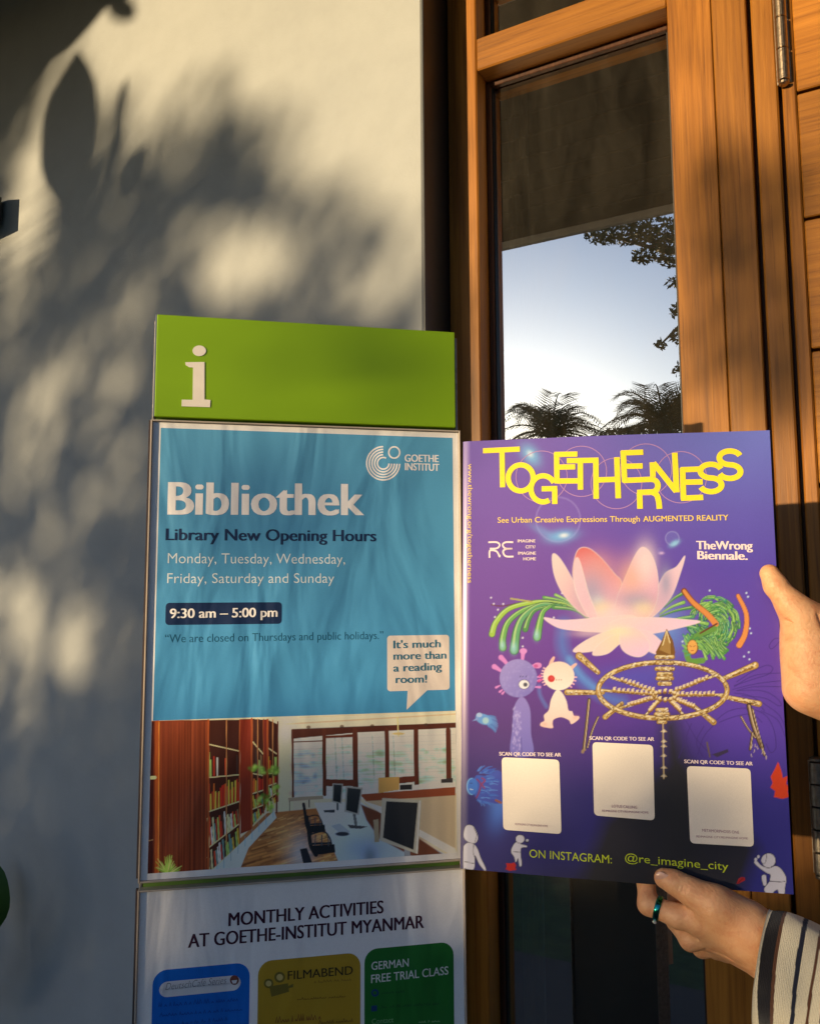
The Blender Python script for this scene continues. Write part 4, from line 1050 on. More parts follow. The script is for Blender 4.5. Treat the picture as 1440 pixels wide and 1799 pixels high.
for x, y in ((288, 232), (310, 282), (388, 283), (345, 330), (320, 390), (547, 560), (547, 630), (868, 196), (800, 395)):
    q = C4((x, y))[0]; p.ell(q[0], q[1], 1.6, 1.6, (226, 220, 240), .85, 1.5)
# leafy curled figure at the right
cx, cy = A((1110, 840))[0]
rq = random.Random(3)
for k_ in range(190):
    a = rq.uniform(-2.9, 2.3); r0 = rq.uniform(6, 43)*(1 if a > -2 else .8); c_ = (1247, 1096)
    st_ = (c_[0]+r0*math.cos(a)*1.12, c_[1]+r0*math.sin(a)*1.1); L2 = rq.uniform(16, 30); th = a+1.42+rq.uniform(-.15, .15)
    pts = [st_, (st_[0]+L2*.5*math.cos(th), st_[1]+L2*.5*math.sin(th)), (st_[0]+L2*math.cos(th+.32), st_[1]+L2*math.sin(th+.32))]
    leafp(pts, rq.uniform(3.2, 5.6), rq.choice([(66, 150, 70), (110, 186, 90), (60, 150, 116), (140, 200, 84), (50, 120, 60)]), (28, 76, 44))
for a0_, b0_ in (((860, 790), (960, 740)), ((860, 800), (1000, 760)), ((870, 830), (1000, 800)), ((880, 760), (960, 700)), ((920, 840), (1020, 850)), ((905, 815), (1060, 830))):
    leafp(A(a0_, ((a0_[0]+b0_[0])/2, (a0_[1]+b0_[1])/2-6), b0_), 7, rq.choice(GS))
for k_ in range(26):
    a = -0.3+k_*.1; q0 = A((1010+k_*5, 900+20*math.sin(k_)))[0]; leafp([q0, (q0[0]+10*math.cos(a), q0[1]+8), (q0[0]+17*math.cos(a*.6), q0[1]+20+6*math.sin(k_*2))], 6, rq.choice(GS))
p.line(sp(A((962, 692), (1000, 740), (1060, 790), (1095, 830))), 11, (120, 60, 24)); p.line(sp(A((962, 692), (1000, 740), (1060, 790), (1095, 830))), 9, (226, 132, 62), taper=(6, 11))
p.line(sp(A((1190, 712), (1225, 790), (1220, 870), (1195, 920))), 12, (120, 60, 24), taper=(8, 12)); p.line(sp(A((1190, 712), (1225, 790), (1220, 870), (1195, 920))), 10, (232, 136, 66), taper=(6, 10))
p.line(sp(A((1090, 850), (1020, 880), (975, 930), (985, 985), (1040, 985))), 10, (96, 150, 60), 1, 2); p.line(sp(A((1100, 830), (1030, 870))), 3, (100, 50, 30))
q = A((997, 928))[0]; p.ell(q[0], q[1], 10.5, 14, (110, 70, 30), 1, 1.5); p.ell(q[0], q[1], 8.5, 12, (236, 160, 74), 1, 1.2)
p.line([(q[0]-5, q[1]-2), (q[0]-2, q[1]-1)], 1.1, (90, 50, 20)); p.line([(q[0]+2, q[1]-1), (q[0]+5, q[1]-2)], 1.1, (90, 50, 20)); p.line([(q[0]-2, q[1]+6), (q[0]+2, q[1]+6)], 1.1, (150, 50, 40))
for k_ in range(9):
    a = 2.0+k_*.5; p.line(sp([(q[0]+11*math.cos(a), q[1]+14*math.sin(a)), (q[0]+17*math.cos(a+.3), q[1]+20*math.sin(a+.3))]), 4, rq.choice(GS), .9, 1.3)
for x, y in ((1225, 700), (1232, 716), (1245, 870), (1235, 950), (1238, 980), (1215, 968), (1070, 690), (955, 905), (1240, 850)):
    q = A((x, y))[0]; p.ell(q[0], q[1], 1.7, 1.7, (190, 216, 246), .9, 1.4)
# the lotus
def petal(pts, c0, c1, g0, g1, edge=(250, 226, 214), a=1.0):
    q = sp(A(*pts), True, 6); p.poly(q, grad(A(g0)[0], A(g1)[0], tuple(R(c0)*R([1, .93, 1.04]).clip(0, 1.1)), tuple(R(c1)*R([1, .92, 1.03]))), a, 1.5); p.line(q+[q[0]], 1.3, edge, .6, 1.6)
PK, PE, YE, RO = (246, 190, 190), (250, 218, 196), (248, 236, 176), (232, 118, 104)
petal([(408, 540), (435, 550), (480, 620), (530, 720), (560, 800), (510, 770), (450, 700), (415, 620)], (252, 226, 190), (240, 176, 170), (410, 560), (550, 800))
petal([(965, 545), (945, 620), (905, 720), (830, 800), (800, 800), (840, 700), (880, 620), (930, 590)], (252, 222, 208), (226, 176, 186), (960, 560), (820, 800))
petal([(520, 515), (560, 512), (610, 550), (670, 620), (700, 660), (690, 760), (660, 810), (590, 812), (530, 740), (495, 640), (500, 560)], (222, 98, 84), (248, 200, 200), (560, 515), (590, 800))
p.glow(*A((600, 600))[0], 22, 22, (240, 148, 128), .6)
petal([(790, 508), (825, 540), (850, 620), (850, 720), (810, 800), (730, 815), (670, 800), (680, 720), (720, 620), (760, 535)], (252, 212, 206), (240, 170, 172), (790, 510), (750, 800))
p.glow(*A((740, 640))[0], 18, 26, (248, 170, 130), .7); p.glow(*A((800, 570))[0], 12, 22, (252, 220, 214), .8)
for cx_, cy_, rx_, ry_ in ((570, 700, 22, 30), (760, 735, 26, 14), (885, 660, 8, 20)):
    q = A((cx_, cy_))[0]; p.glow(q[0], q[1], rx_, ry_, (150, 148, 178), .85)
p.glow(*A((600, 735))[0], 8, 8, (190, 200, 214), .6); p.glow(*A((620, 770))[0], 14, 10, (250, 226, 150), .7); p.glow(*A((790, 770))[0], 14, 10, (250, 222, 160), .7); p.glow(*A((680, 790))[0], 16, 12, (246, 200, 206), .7)
petal([(500, 580), (520, 560), (560, 700), (600, 810), (560, 800), (505, 690)], (252, 224, 206), (244, 196, 190), (510, 580), (590, 800), a=.75)
petal([(372, 805), (440, 815), (520, 812), (640, 800), (760, 800), (760, 880), (640, 868), (520, 860), (430, 845)], (250, 208, 214), (250, 224, 190), (380, 810), (740, 860))
petal([(1030, 822), (960, 812), (860, 805), (720, 805), (650, 830), (700, 880), (820, 872), (930, 850)], (250, 214, 224), (248, 222, 196), (1030, 822), (700, 850))
petal([(495, 945), (550, 900), (640, 860), (700, 850), (680, 900), (620, 930), (560, 948)], (252, 224, 196), (250, 232, 176), (500, 940), (690, 860))
petal([(915, 962), (850, 960), (790, 930), (740, 870), (800, 860), (850, 890)], (250, 210, 222), (250, 222, 200), (910, 960), (760, 870))
petal([(580, 962), (590, 930), (640, 890), (700, 870), (720, 900), (690, 915), (640, 955)], (252, 222, 190), (250, 236, 170), (590, 960), (700, 880))
petal([(700, 935), (690, 890), (700, 850), (760, 850), (810, 900), (815, 940), (780, 968), (735, 962)], (248, 206, 216), (250, 224, 186), (760, 965), (730, 860))
p.glow(*A((690, 860))[0], 17, 7, (252, 236, 180), .7); p.glow(*A((560, 870))[0], 20, 5, (248, 206, 200), .4); p.glow(*A((800, 850))[0], 20, 5, (246, 196, 214), .6)
p.glow(*A((640, 790))[0], 22, 9, (250, 214, 210), .5); p.glow(*A((760, 795))[0], 20, 9, (250, 214, 200), .4)
# two round headed creatures
PU = (118, 106, 190)
q = B((270, 300))[0]
p.poly(sp(B((245, 230), (262, 190), (280, 178), (300, 196), (315, 240), (318, 330), (325, 420), (235, 420), (238, 320)), True), grad(B((280, 180))[0], B((280, 420))[0], (132, 116, 198), (104, 96, 186)), 1, 1.5)
for k_ in range(60): x = rq.uniform(240, 275); y = rq.uniform(220, 410); qq = B((x, y))[0]; p.glow(qq[0], qq[1], 1, 1.4, (170, 156, 222), .6)
p.line(B((276, 350), (280, 420)), 1.6, (74, 66, 150), .8)
def nub(pts, w_, c=(214, 120, 200)): p.line(sp(pts), w_, c, 1, 1.5, (w_*.5, w_))
for pts in (((440, 800), (400, 750), (370, 720)), ((370, 830), (340, 810), (315, 795)), ((545, 750), (548, 700), (552, 672)), ((600, 810), (640, 790), (680, 785)), ((360, 950), (330, 965)), ((380, 985), (360, 1000)), ((395, 1000), (382, 1015)), ((660, 910), (690, 905)), ((655, 880), (690, 878)), ((640, 960), (688, 962))):
    nub(C4(*pts), 9 if pts[0][1] < 900 and pts[0][0] < 640 else 4)
p.ell(*C4((552, 668))[0], 6.5, 5, (220, 130, 206)); p.ell(*C4((668, 785))[0], 7, 5, (214, 120, 190)); p.ell(*C4((655, 790))[0], 4, 3, (190, 60, 130), .8)
q = C4((512, 890))[0]; p.ell(q[0], q[1], 33, 33.5, grad((q[0]-30, q[1]-30), (q[0]+30, q[1]+30), (146, 132, 206), (110, 100, 188)), 1, 1.5)
for k_ in range(50): a = rq.uniform(0, 6.28); r_ = 31*math.sqrt(rq.random()); p.glow(q[0]+r_*math.cos(a), q[1]+r_*math.sin(a), 1.4, 1.4, (156, 144, 214), .35)
q = C4((558, 940))[0]; p.ell(q[0], q[1], 9.8, 8.6, (70, 60, 110)); p.ell(q[0], q[1], 8.8, 7.6, (240, 238, 238)); p.ell(q[0]+2.4, q[1]+.4, 4, 4, (96, 96, 112)); p.ell(q[0]+2.6, q[1]+.4, 1.7, 1.7, (40, 40, 60))
for x in (525, 545, 572): p.line(C4((x, 880), (x+6, 870)), 1.2, (60, 50, 110))
CR = (252, 230, 208)
p.poly(sp(C4((760, 1150), (780, 1060), (825, 985), (870, 1010), (905, 1080), (920, 1150), (950, 1160), (965, 1195), (1005, 1200), (1000, 1225), (945, 1262), (925, 1230), (860, 1205), (800, 1225), (790, 1260), (790, 1295), (700, 1280), (695, 1255), (725, 1235), (722, 1190)), True, 4), grad(C4((820, 1000))[0], C4((820, 1290))[0], CR, (248, 196, 178)), 1, 1.5)
p.glow(*C4((975, 1210))[0], 3.5, 2.5, (244, 160, 140), .6); p.glow(*C4((725, 1265))[0], 3.5, 2.5, (244, 160, 140), .6)
for pts in (((775, 790), (785, 750), (800, 722)), ((925, 830), (950, 800), (980, 775))): nub(C4(*pts)[::-1], 8, (244, 178, 160))
for k_ in range(12):
    a = 2.6+k_*.13; p.line([(977+25*math.cos(a), 1182-(-24)*math.sin(-a)*-1), (977+25*math.cos(a), 1182)], .1, (0, 0, 0), 0)
q = C4((842, 870))[0]
for a in list(np.linspace(150, 215, 7))+list(np.linspace(-45, -5, 4)):
    c_, s_ = math.cos(math.radians(a)), -math.sin(math.radians(a)); p.line([(q[0]+24*c_, q[1]+22*s_), (q[0]+31*c_, q[1]+28*s_)], 2.2, (246, 176, 190), 1, 1.2)
p.ell(q[0], q[1], 27, 25, grad((q[0], q[1]-20), (q[0], q[1]+24), (250, 214, 190), (252, 238, 214)), 1, 1.5)
q = C4((780, 893))[0]; p.ell(q[0], q[1], 6.3, 6.3, (206, 28, 36)); p.glow(q[0]+1, q[1]-1, 2, 2, (240, 80, 80), .6)
for x in (822, 842, 862): p.ell(*C4((x, 902))[0], 1, 1, (120, 90, 90))
for x, y in ((688, 870), (700, 900), (680, 912)): p.ell(*C4((x, y))[0], 2, 2, (214, 60, 130))
# little blue bird, blue owl like bird
def feather(q0, a, L2, w_, col): p.line(sp([q0, (q0[0]+L2*.5*math.cos(a), q0[1]+L2*.5*math.sin(a)), (q0[0]+L2*math.cos(a+.15), q0[1]+L2*math.sin(a+.15))]), w_, col, .95, 1.2, (w_, w_*.35))
q = C4((200, 1215))[0]
for k_ in range(11): feather(C4((250+k_*2, 1200+k_*8))[0], -.1+k_*.07, 20-abs(k_-5)*.7, 3.4, rq.choice([(74, 130, 206), (60, 110, 190), (110, 170, 220)]))
p.ell(*C4((230, 1225))[0], 15, 9, (84, 140, 212), 1, 1.5, .35); p.ell(*C4((245, 1235))[0], 5.5, 5.5, (150, 196, 200), .9, 2); p.poly(C4((135, 1240), (180, 1205), (190, 1228)), (110, 140, 210)); p.ell(*C4((193, 1190))[0], 5, 4, (150, 180, 226))
BL = [(50, 96, 200), (40, 70, 180), (80, 130, 220), (60, 110, 210)]
for (ox, oy, a0_) in ((210, 260, -.2), (210, 490, .2)):
    for k_ in range(16): feather(G4((ox-30+k_*7, oy+rq.uniform(-26, 26)))[0], a0_+rq.uniform(-.3, .3)+(-.6 if oy < 300 else .6)*(k_ < 4), rq.uniform(9, 15), 3.2, rq.choice(BL))
p.poly(sp(G4((160, 300), (250, 290), (370, 260), (375, 500), (250, 500), (160, 460)), True), grad(G4((160, 300))[0], G4((370, 400))[0], (48, 90, 200), (58, 66, 170)), .95, 2)
for k_ in range(26): feather(G4((rq.uniform(200, 300), rq.uniform(290, 490)))[0], rq.uniform(-.2, .2), 14, 2.4, rq.choice(BL))
p.ell(*G4((135, 378))[0], 10, 15, (52, 110, 214), 1, 1.5); p.line(arc(*G4((135, 378))[0], 9, 14, 90, 270), 1.5, (110, 180, 236)); p.line(G4((118, 400), (140, 405)), 1.5, (200, 220, 240)); p.line(G4((120, 350), (135, 352)), 1.2, (30, 50, 130))
p.line(sp(G4((175, 320), (205, 360), (190, 430), (170, 470))), 3, (120, 50, 110)); p.line(sp(G4((215, 310), (240, 330), (215, 360), (235, 390))), 3, (134, 54, 110)); p.line(G4((330, 490), (370, 510)), 4, (150, 80, 60))
# gold chandelier
G0, G1, G2, G3 = (120, 78, 22), (186, 140, 66), (240, 214, 150), (70, 44, 14)
def gold(pts, w_, taper=None, sm_=True):
    q = sp(pts, k=6) if sm_ else pts; tp = taper or (w_, w_)
    p.line(q, w_, G3, 1, 1.3, (tp[0]+1.6, tp[1]+1.6)); p.line(q, w_, G1, 1, 1.2, tp)
    p.line([(x, y-w_*.22) for x, y in q], w_*.3, G2, .9, 1.4, (tp[0]*.32, tp[1]*.32)); p.line([(x, y+w_*.26) for x, y in q], w_*.24, G0, .8, 1.2)
_g0 = gold
def gold(pts, w_, taper=None, sm_=True):
    _g0(pts, w_, taper, sm_); q = sp(pts, k=6) if sm_ else pts
    L2 = sum(math.hypot(q[i+1][0]-q[i][0], q[i+1][1]-q[i][1]) for i in range(len(q)-1))
    for _ in range(int(L2*1.1)):
        i = rq.randrange(len(q)-1); t = rq.random(); x = q[i][0]+(q[i+1][0]-q[i][0])*t; y = q[i][1]+(q[i+1][1]-q[i][1])*t+rq.uniform(-.42, .42)*w_
        dx, dy = q[i+1][0]-q[i][0], q[i+1][1]-q[i][1]; d = math.hypot(dx, dy)+1e-6; l_ = rq.uniform(1, 4)
        p.line([(x, y), (x+dx/d*l_, y+dy/d*l_+rq.uniform(-.8, .8))], rq.uniform(.7, 1.8), rq.choice([(255, 244, 214), (226, 196, 130), (84, 52, 16), (52, 32, 14), (150, 108, 40), (244, 222, 160)]), .8, 1.1)
def beads(a, b, n, r_):
    for i in range(n):
        t = i/(n-1); x = a[0]+(b[0]-a[0])*t; y = a[1]+(b[1]-a[1])*t+rq.uniform(-.6, .6); s_ = r_*rq.uniform(.8, 1.2)
        p.ell(x, y+1.5, s_, s_*.9, G0, 1, 1.2); p.ell(x, y, s_*.85, s_*.7, G1, 1, 1.2); p.ell(x, y-s_*.3, s_*.5, s_*.32, (250, 236, 190), .95, 1.2); p.line([(x-1, y-s_*.9), (x+2, y-s_*1.15)], 2.4, G2, .8, 1.1)
ecx, ecy = B((872, 150))[0]; erx, ery = 113, 49
gold(B((600, 75), (520, 5))[::1], 9, (7, 12)); gold(B((1120, 105), (1262, 45)), 9, (7, 12)); gold(B((620, 160), (470, 158)), 8, (6, 10)); gold(B((1120, 175), (1278, 208)), 8, (6, 10))
gold(B((700, 205), (630, 262)), 8, (6, 9)); gold(B((1000, 215), (1086, 285)), 8, (6, 10))
p.poly(B((842, -10), (868, -60), (888, -110), (915, -60), (925, -10), (918, 20), (850, 20)), G0); p.poly(B((858, -20), (888, -98), (905, -50), (905, 0)), (160, 120, 60)); p.line(B((872, -40), (888, -100), (902, -50)), 1.6, G2)
gold(arc(ecx, ecy, erx, ery, 10, 170, 40), 8, (7, 8), False)
for yy_, ww_ in ((10, 34), (35, 30), (60, 34), (82, 26), (100, 30), (122, 22)): gold(B((880-ww_, yy_), (880+ww_, yy_)), 7, None, False)
hub = B((880, 172))[0]
for ex, ey in ((655, 95), (615, 150), (690, 225), (1100, 85), (1135, 170), (1030, 235), (800, 255), (960, 255)):
    e_ = B((ex, ey))[0]; gold([hub, e_], 4, (3, 4), False); beads((hub[0]+(e_[0]-hub[0])*.22, hub[1]+(e_[1]-hub[1])*.22-2), (hub[0]+(e_[0]-hub[0])*.8, hub[1]+(e_[1]-hub[1])*.8-2), 9, 3.3)
p.ell(hub[0], hub[1]+1, 15, 5.5, (60, 34, 110), 1, 1.5); 
for a in range(0, 360, 30): beads((hub[0]+19*math.cos(math.radians(a)), hub[1]+7.5*math.sin(math.radians(a))), (hub[0]+19*math.cos(math.radians(a))+1, hub[1]+7.5*math.sin(math.radians(a))), 2, 3)
gold(arc(ecx, ecy, erx, ery, 168, 372, 60), 7.5, (8, 8), False)
for yy_, ww_ in ((232, 20), (250, 26), (268, 22), (284, 14)): gold(B((868-ww_, yy_), (868+ww_, yy_)), 6, None, False)
p.line(B((872, 290), (876, 520)), 2.4, (190, 160, 110)); 
for yy_ in (322, 365, 385, 425, 475, 510): 
    qq = B((876, yy_))[0]; p.poly([(qq[0]-6, qq[1]+1), (qq[0], qq[1]-4), (qq[0]+6, qq[1]+1), (qq[0], qq[1]+2)], (196, 168, 120), 1, 1); p.ell(qq[0], qq[1], 1.6, 2.6, (240, 220, 180))
for pts, w_ in ((((562, 190), (552, 290), (540, 400)), 6), (((600, 262), (575, 320), (555, 390)), 4), (((1235, 215), (1255, 300), (1290, 390)), 9), (((1202, 262), (1230, 310), (1262, 350)), 4), (((1250, 230), (1275, 330), (1300, 425)), 4), (((1250, 330), (1240, 400)), 5)):
    q = sp(B(*pts)); p.line(q, w_, (44, 30, 26)); p.line(q, w_*.55, (130, 100, 66)); p.line([(x+.8, y) for x, y in q], w_*.18, (214, 190, 150))
for k_ in range(10): qq = B((rq.uniform(1240, 1310), rq.uniform(360, 430)))[0]; p.line([qq, (qq[0]+rq.uniform(-2, 3), qq[1]+5)], 1.2, (210, 190, 150), .8)
p.line(B((1058, 370), (1070, 430)), 3, (100, 84, 70)); p.poly(B((1080, 420), (1145, 398), (1150, 410), (1100, 432)), (54, 44, 60), .9)
for k_ in range(5): qq = B((540+rq.uniform(-8, 8), 400+k_*3))[0]; p.ell(qq[0], qq[1], 2, 1.6, (150, 120, 90))
# red leaf, red marks, white hooded figures
p.poly(B((1358, 452), (1372, 490), (1378, 520), (1400, 510), (1392, 545), (1410, 560), (1398, 575), (1405, 600), (1375, 608), (1340, 600), (1345, 575), (1325, 560), (1335, 540), (1326, 515), (1340, 490)), (226, 58, 22), 1, 1.2)
p.poly(G4((412, 1000), (450, 1005), (480, 995), (495, 1020), (486, 1040), (500, 1055), (440, 1065), (408, 1050), (420, 1028)), (206, 24, 24))
p.poly(H4((850, 285), (865, 250), (885, 240), (908, 245), (912, 262), (885, 275), (862, 288)), (180, 30, 34)); p.line(H4((862, 280), (895, 250)), 1, (90, 16, 24))
FW, FK = (222, 216, 222), (40, 36, 60)
def fig(pts): q = sp(pts, True, 4); p.poly(q, FK, 1, 1.2, 1.0); p.poly(q, FW, 1, 1.2)
fig(G4((78, 1045), (150, 1050), (158, 940), (195, 1010), (235, 1060), (248, 1060), (240, 1030), (205, 960), (180, 890), (150, 850), (110, 835), (70, 860), (62, 900), (62, 1040)))
fig(G4((65, 760), (80, 710), (110, 692), (150, 710), (178, 770), (180, 810), (160, 838), (110, 832), (70, 800)))
p.line(sp(G4((150, 850), (145, 920), (175, 985))), 1.1, FK); p.line(sp(G4((70, 990), (150, 1005))), 1.1, FK); p.line(sp(G4((150, 715), (172, 770), (158, 830))), 1, FK)
fig(G4((490, 990), (480, 950), (455, 910), (470, 860), (500, 830), (540, 850), (575, 858), (580, 870), (535, 878), (532, 940), (540, 1000), (535, 1025), (522, 1020), (510, 960), (498, 985)))
p.ell(*G4((527, 805))[0], 8.4, 8, FK); p.ell(*G4((527, 805))[0], 7.4, 7, FW); p.ell(*G4((583, 820))[0], 3.4, 3.4, FK); p.ell(*G4((585, 815))[0], 2.4, 2.2, (200, 200, 210)); p.line(sp(G4((470, 905), (530, 915))), 1, FK)
fig(H4((1150, 370), (1140, 330), (1115, 340), (1095, 362), (1062, 360), (1045, 325), (1065, 295), (1082, 270), (1088, 225), (1060, 210), (1010, 175), (975, 140), (990, 128), (1030, 165), (1080, 175), (1130, 165), (1170, 195), (1198, 250), (1190, 310), (1182, 368)))
p.ell(*H4((1075, 125))[0], 13, 13.5, FK); p.ell(*H4((1075, 125))[0], 11.8, 12.3, FW); fig(H4((1025, 115), (1040, 90), (1060, 84), (1050, 140), (1030, 140)))
fig(H4((1028, 235), (1055, 230), (1060, 290), (1040, 298))); p.line(sp(H4((1082, 270), (1140, 275), (1190, 272))), 1.1, FK); p.ell(*H4((985, 118))[0], 2.4, 3.2, FW); p.ell(*H4((1003, 98))[0], 2.2, 2.8, FW); p.line(sp(H4((1095, 165), (1125, 158), (1125, 120))), 1, FK)
Wb = bend(F3)
idx = np.arange(nx*nz).reshape(nz, nx); Q = np.stack([idx[:-1, :-1], idx[:-1, 1:], idx[1:, 1:], idx[1:, :-1]], -1).reshape(-1, 4)
PT2 = paper_mat('satin_poster_print', None, 0, .48, .25, True)
hsv = p.C.reshape(-1, 3)
link('printed_sheet', npmesh('printed_sheet', Wb, Q, True, 1.0*hsv/(1+.5*hsv)*(.82+.18*np.clip(hsv.sum(-1, keepdims=True)/1.2, 0, 1))*R([.88, .95, 1.22])), PT2, HP_)
# back of the sheet, a hair behind
bx, bz = np.meshgrid(np.linspace(-PWW/2, PWW/2, 40), np.linspace(-PHH/2, PHH/2, 12))
Bk = bend(np.stack([bx, np.full_like(bx, .0009), bz], -1).reshape(-1, 3)); idx = np.arange(480).reshape(12, 40)
link('board_back', npmesh('board_back', Bk, np.stack([idx[:-1, :-1], idx[1:, :-1], idx[1:, 1:], idx[:-1, 1:]], -1).reshape(-1, 4)), plain('grey_card', (.5, .5, .48), .7), HP_)
ed = []; 
for (xa, za), (xb, zb) in (((-PWW/2, -PHH/2), (PWW/2, -PHH/2)), ((PWW/2, -PHH/2), (PWW/2, PHH/2)), ((PWW/2, PHH/2), (-PWW/2, PHH/2)), ((-PWW/2, PHH/2), (-PWW/2, -PHH/2))):
    n = 30; Ts = np.linspace(0, 1, n); a = bend(np.c_[xa+(xb-xa)*Ts, np.zeros(n), za+(zb-za)*Ts]); b_ = bend(np.c_[xa+(xb-xa)*Ts, np.full(n, .0009), za+(zb-za)*Ts]); ed.append((a, b_))
Ve = np.concatenate([np.concatenate([a, b_]) for a, b_ in ed]); Fe = np.array([(60*k_+i, 60*k_+i+1, 60*k_+31+i, 60*k_+30+i) for k_ in range(4) for i in range(29)])
link('board_edge', npmesh('board_edge', Ve, Fe, False), plain('card_edge', (.30, .28, .42), .6), HP_)

# ------------------------------------------------------------------ its lettering
YEL = (246, 226, 44)
def pink(col, r=.42): return paper_mat('print_ink', tuple(lin(col)*.82), 0, r, .25)
MY = pink(YEL); MYS = pink((238, 210, 110)); MWH = pink((238, 222, 236)); MLM = pink((196, 214, 50)); MPK = pink((176, 136, 196)); MCARD = pink((244, 236, 232)); MCAP = pink((150, 96, 130))
T1 = zc(4.5, 800, 750); T2 = zc(4.5, 1080, 750)
cir = [arc(951, 838, 45, 45, 0, 360, 40), arc(1021, 829, 44, 44, 0, 360, 40), arc(1082, 850, 44.5, 44.5, 0, 360, 40), arc(1134, 826, 45, 45, 0, 360, 40), arc(1195, 839, 45, 45, 0, 360, 40)]
link('ring_line', ribbon_mesh(cir, 1.3, V, .0002, bend), MPK, HP_)
SW_ = 9.2
def Sc(cx, cy, rx, ry):   # letter S centre line
    top = arc(cx, cy-ry/2, rx, ry/2, 20, 270, 20); bot = arc(cx, cy+ry/2, rx, ry/2, 90, -160, 20)
    return top + bot[1:]
strokes = [
 T1((217, 190), (508, 178)), T1((367, 188), (371, 478)), T1(*[(x, y) for x, y in arc(515, 405, 99, 103, 0, 360, 36)]),
 T1(*[(x, y) for x, y in arc(692, 492, 96, 103, 28, 300, 30)]), T1((680, 492), (803, 490)), T1((783, 492), (784, 612)),
 T1((797, 208), (802, 450)), T1((780, 222), (962, 220)), T1((800, 322), (945, 320)), T1((802, 431), (1005, 430)),
 T1((878, 272), (1128, 268)), T1((985, 272), (986, 500)), T1((1107, 268), (1110, 572)), T1((1110, 424), (1290, 418)), T1((1272, 245), (1284, 568)),
 T2((62, 196), (74, 442)), T2((45, 212), (220, 205)), T2((66, 317), (216, 313)), T2(*([(62, 428), (280, 418)]+[(x, y) for x, y in arc(290, 468, 46, 49, 90, -90, 14)]+[(172, 522)])),
 T2((191, 522), (195, 650)), T2(*[(x, y) for x, y in sp([(290, 520), (325, 540), (342, 590), (348, 650)])]),
 T2((292, 284), (297, 398)), T2((300, 288), (482, 514)), T2((468, 208), (484, 520)),
 T2((530, 328), (538, 576)), T2((515, 342), (680, 335)), T2((536, 440), (690, 436)), T2((518, 566), (694, 558)),
 T2(*[(x, y) for x, y in Sc(755, 405, 84, 108)]), T2(*[(x, y) for x, y in Sc(905, 300, 84, 108)])]
for i, s_ in enumerate(strokes):
    o = link('title_stroke', ribbon_mesh([s_], SW_ if len(s_) > 3 or True else SW_, V, .00030+.00002*(i % 9), bend), MY, HP_)
Pt = lambda t, p0, p1, cap, m, l=.00035, **k: lettering(HP_, t, p0, p1, cap, None, V, l, m=m, bend=bend, **k)
Pt('See Urban Creative Expressions Through', (874, 918.5), (1123, 917), 9.5, MYS, bold=.012)
Pt('AUGMENTED REALITY', (1129, 917), (1278.5, 914), 9.5, MYS, bold=.02)
Pt('TheWrong', (1223, 965), (1321, 965.5), 14.5, MWH, bold=.045); Pt('Biennale.', (1225, 982.5), (1312, 983.5), 14.5, MWH, bold=.045)
for t, x0_, x1_, y in (('IMAGINE', 909, 940, 953), ('CITY/', 923, 940, 963.5), ('IMAGINE', 910, 941, 974.5), ('HOME', 919, 941, 984.5)): Pt(t, (x0_, y), (x1_, y), 5.2, MWH, bold=.03)
T = T1
re_ = [T((258, 912), (330, 912), (352, 930), (352, 945), (330, 962), (262, 968))[:0] or sp(T((258, 912), (325, 912), (348, 935), (325, 960), (270, 962)), k=5), sp(T((268, 1035), (268, 985), (285, 975), (325, 985), (350, 1030)), k=5),
       sp(T((455, 912), (395, 912), (372, 932), (392, 960), (450, 962)), k=5), sp(T((450, 962), (400, 965), (375, 985), (395, 1022), (458, 1025)), k=5), T((340, 1025), (352, 1012))]
link('logo_strokes', ribbon_mesh(re_, 3.0, V, .00035, bend), MWH, HP_)
Pt('www.thewrong.org/togetherness', (822, 815), (823.5, 1024), 8.2, MYS, vert=True, bold=.0)
cards = [((881, 1330), (982, 1334), (986, 1464), (884, 1457)), ((1040, 1303), (1146, 1308), (1149, 1440), (1043, 1431)), ((1205, 1345), (1317, 1350), (1323, 1487), (1211, 1480))]
for c_ in cards:
    q = [R(V(*pt)) for pt in c_]; o = []
    r_ = .0042
    for i in range(4):
        P_, a, b_ = q[i], q[i-1], q[(i+1) % 4]; u = (a-P_)/np.linalg.norm(a-P_); v_ = (b_-P_)/np.linalg.norm(b_-P_)
        for k_ in range(6): t = k_/5; o.append(tuple((P_+u*r_)*(1-t)**2+2*P_*t*(1-t)+(P_+v_*r_)*t*t))
    flat(HP_, 'blank_card', o[::-1], MCARD, None, .00045, bend, local=True)
Pt('SCAN QR CODE TO SEE AR', (877, 1327), (985, 1328.5), 6.2, MWH, bold=.04); Pt('SCAN QR CODE TO SEE AR', (1035, 1299), (1148, 1301), 6.2, MWH, bold=.04); Pt('SCAN QR CODE TO SEE AR', (1201, 1340), (1321, 1344.5), 6.2, MWH, bold=.04)
Pt('LOTUS CALLING', (1074, 1417), (1118, 1419.5), 5, MCAP, .0006); Pt('METAMORPHOSIS ONE', (1232, 1460), (1297, 1464), 5, MCAP, .0006)
for a, b_ in (((905, 1448.5), (962, 1452)), ((1057, 1424.5), (1138, 1428)), ((1222, 1470), (1312, 1474))): Pt('RE:IMAGINE CITY/RE:IMAGINE HOME', a, b_, 3.6, MCAP, .0006)
Pt('ON INSTAGRAM:', (930, 1505), (1074, 1515), 14, MLM); Pt('@re_imagine_city', (1097, 1511), (1278, 1528), 13.5, MLM)

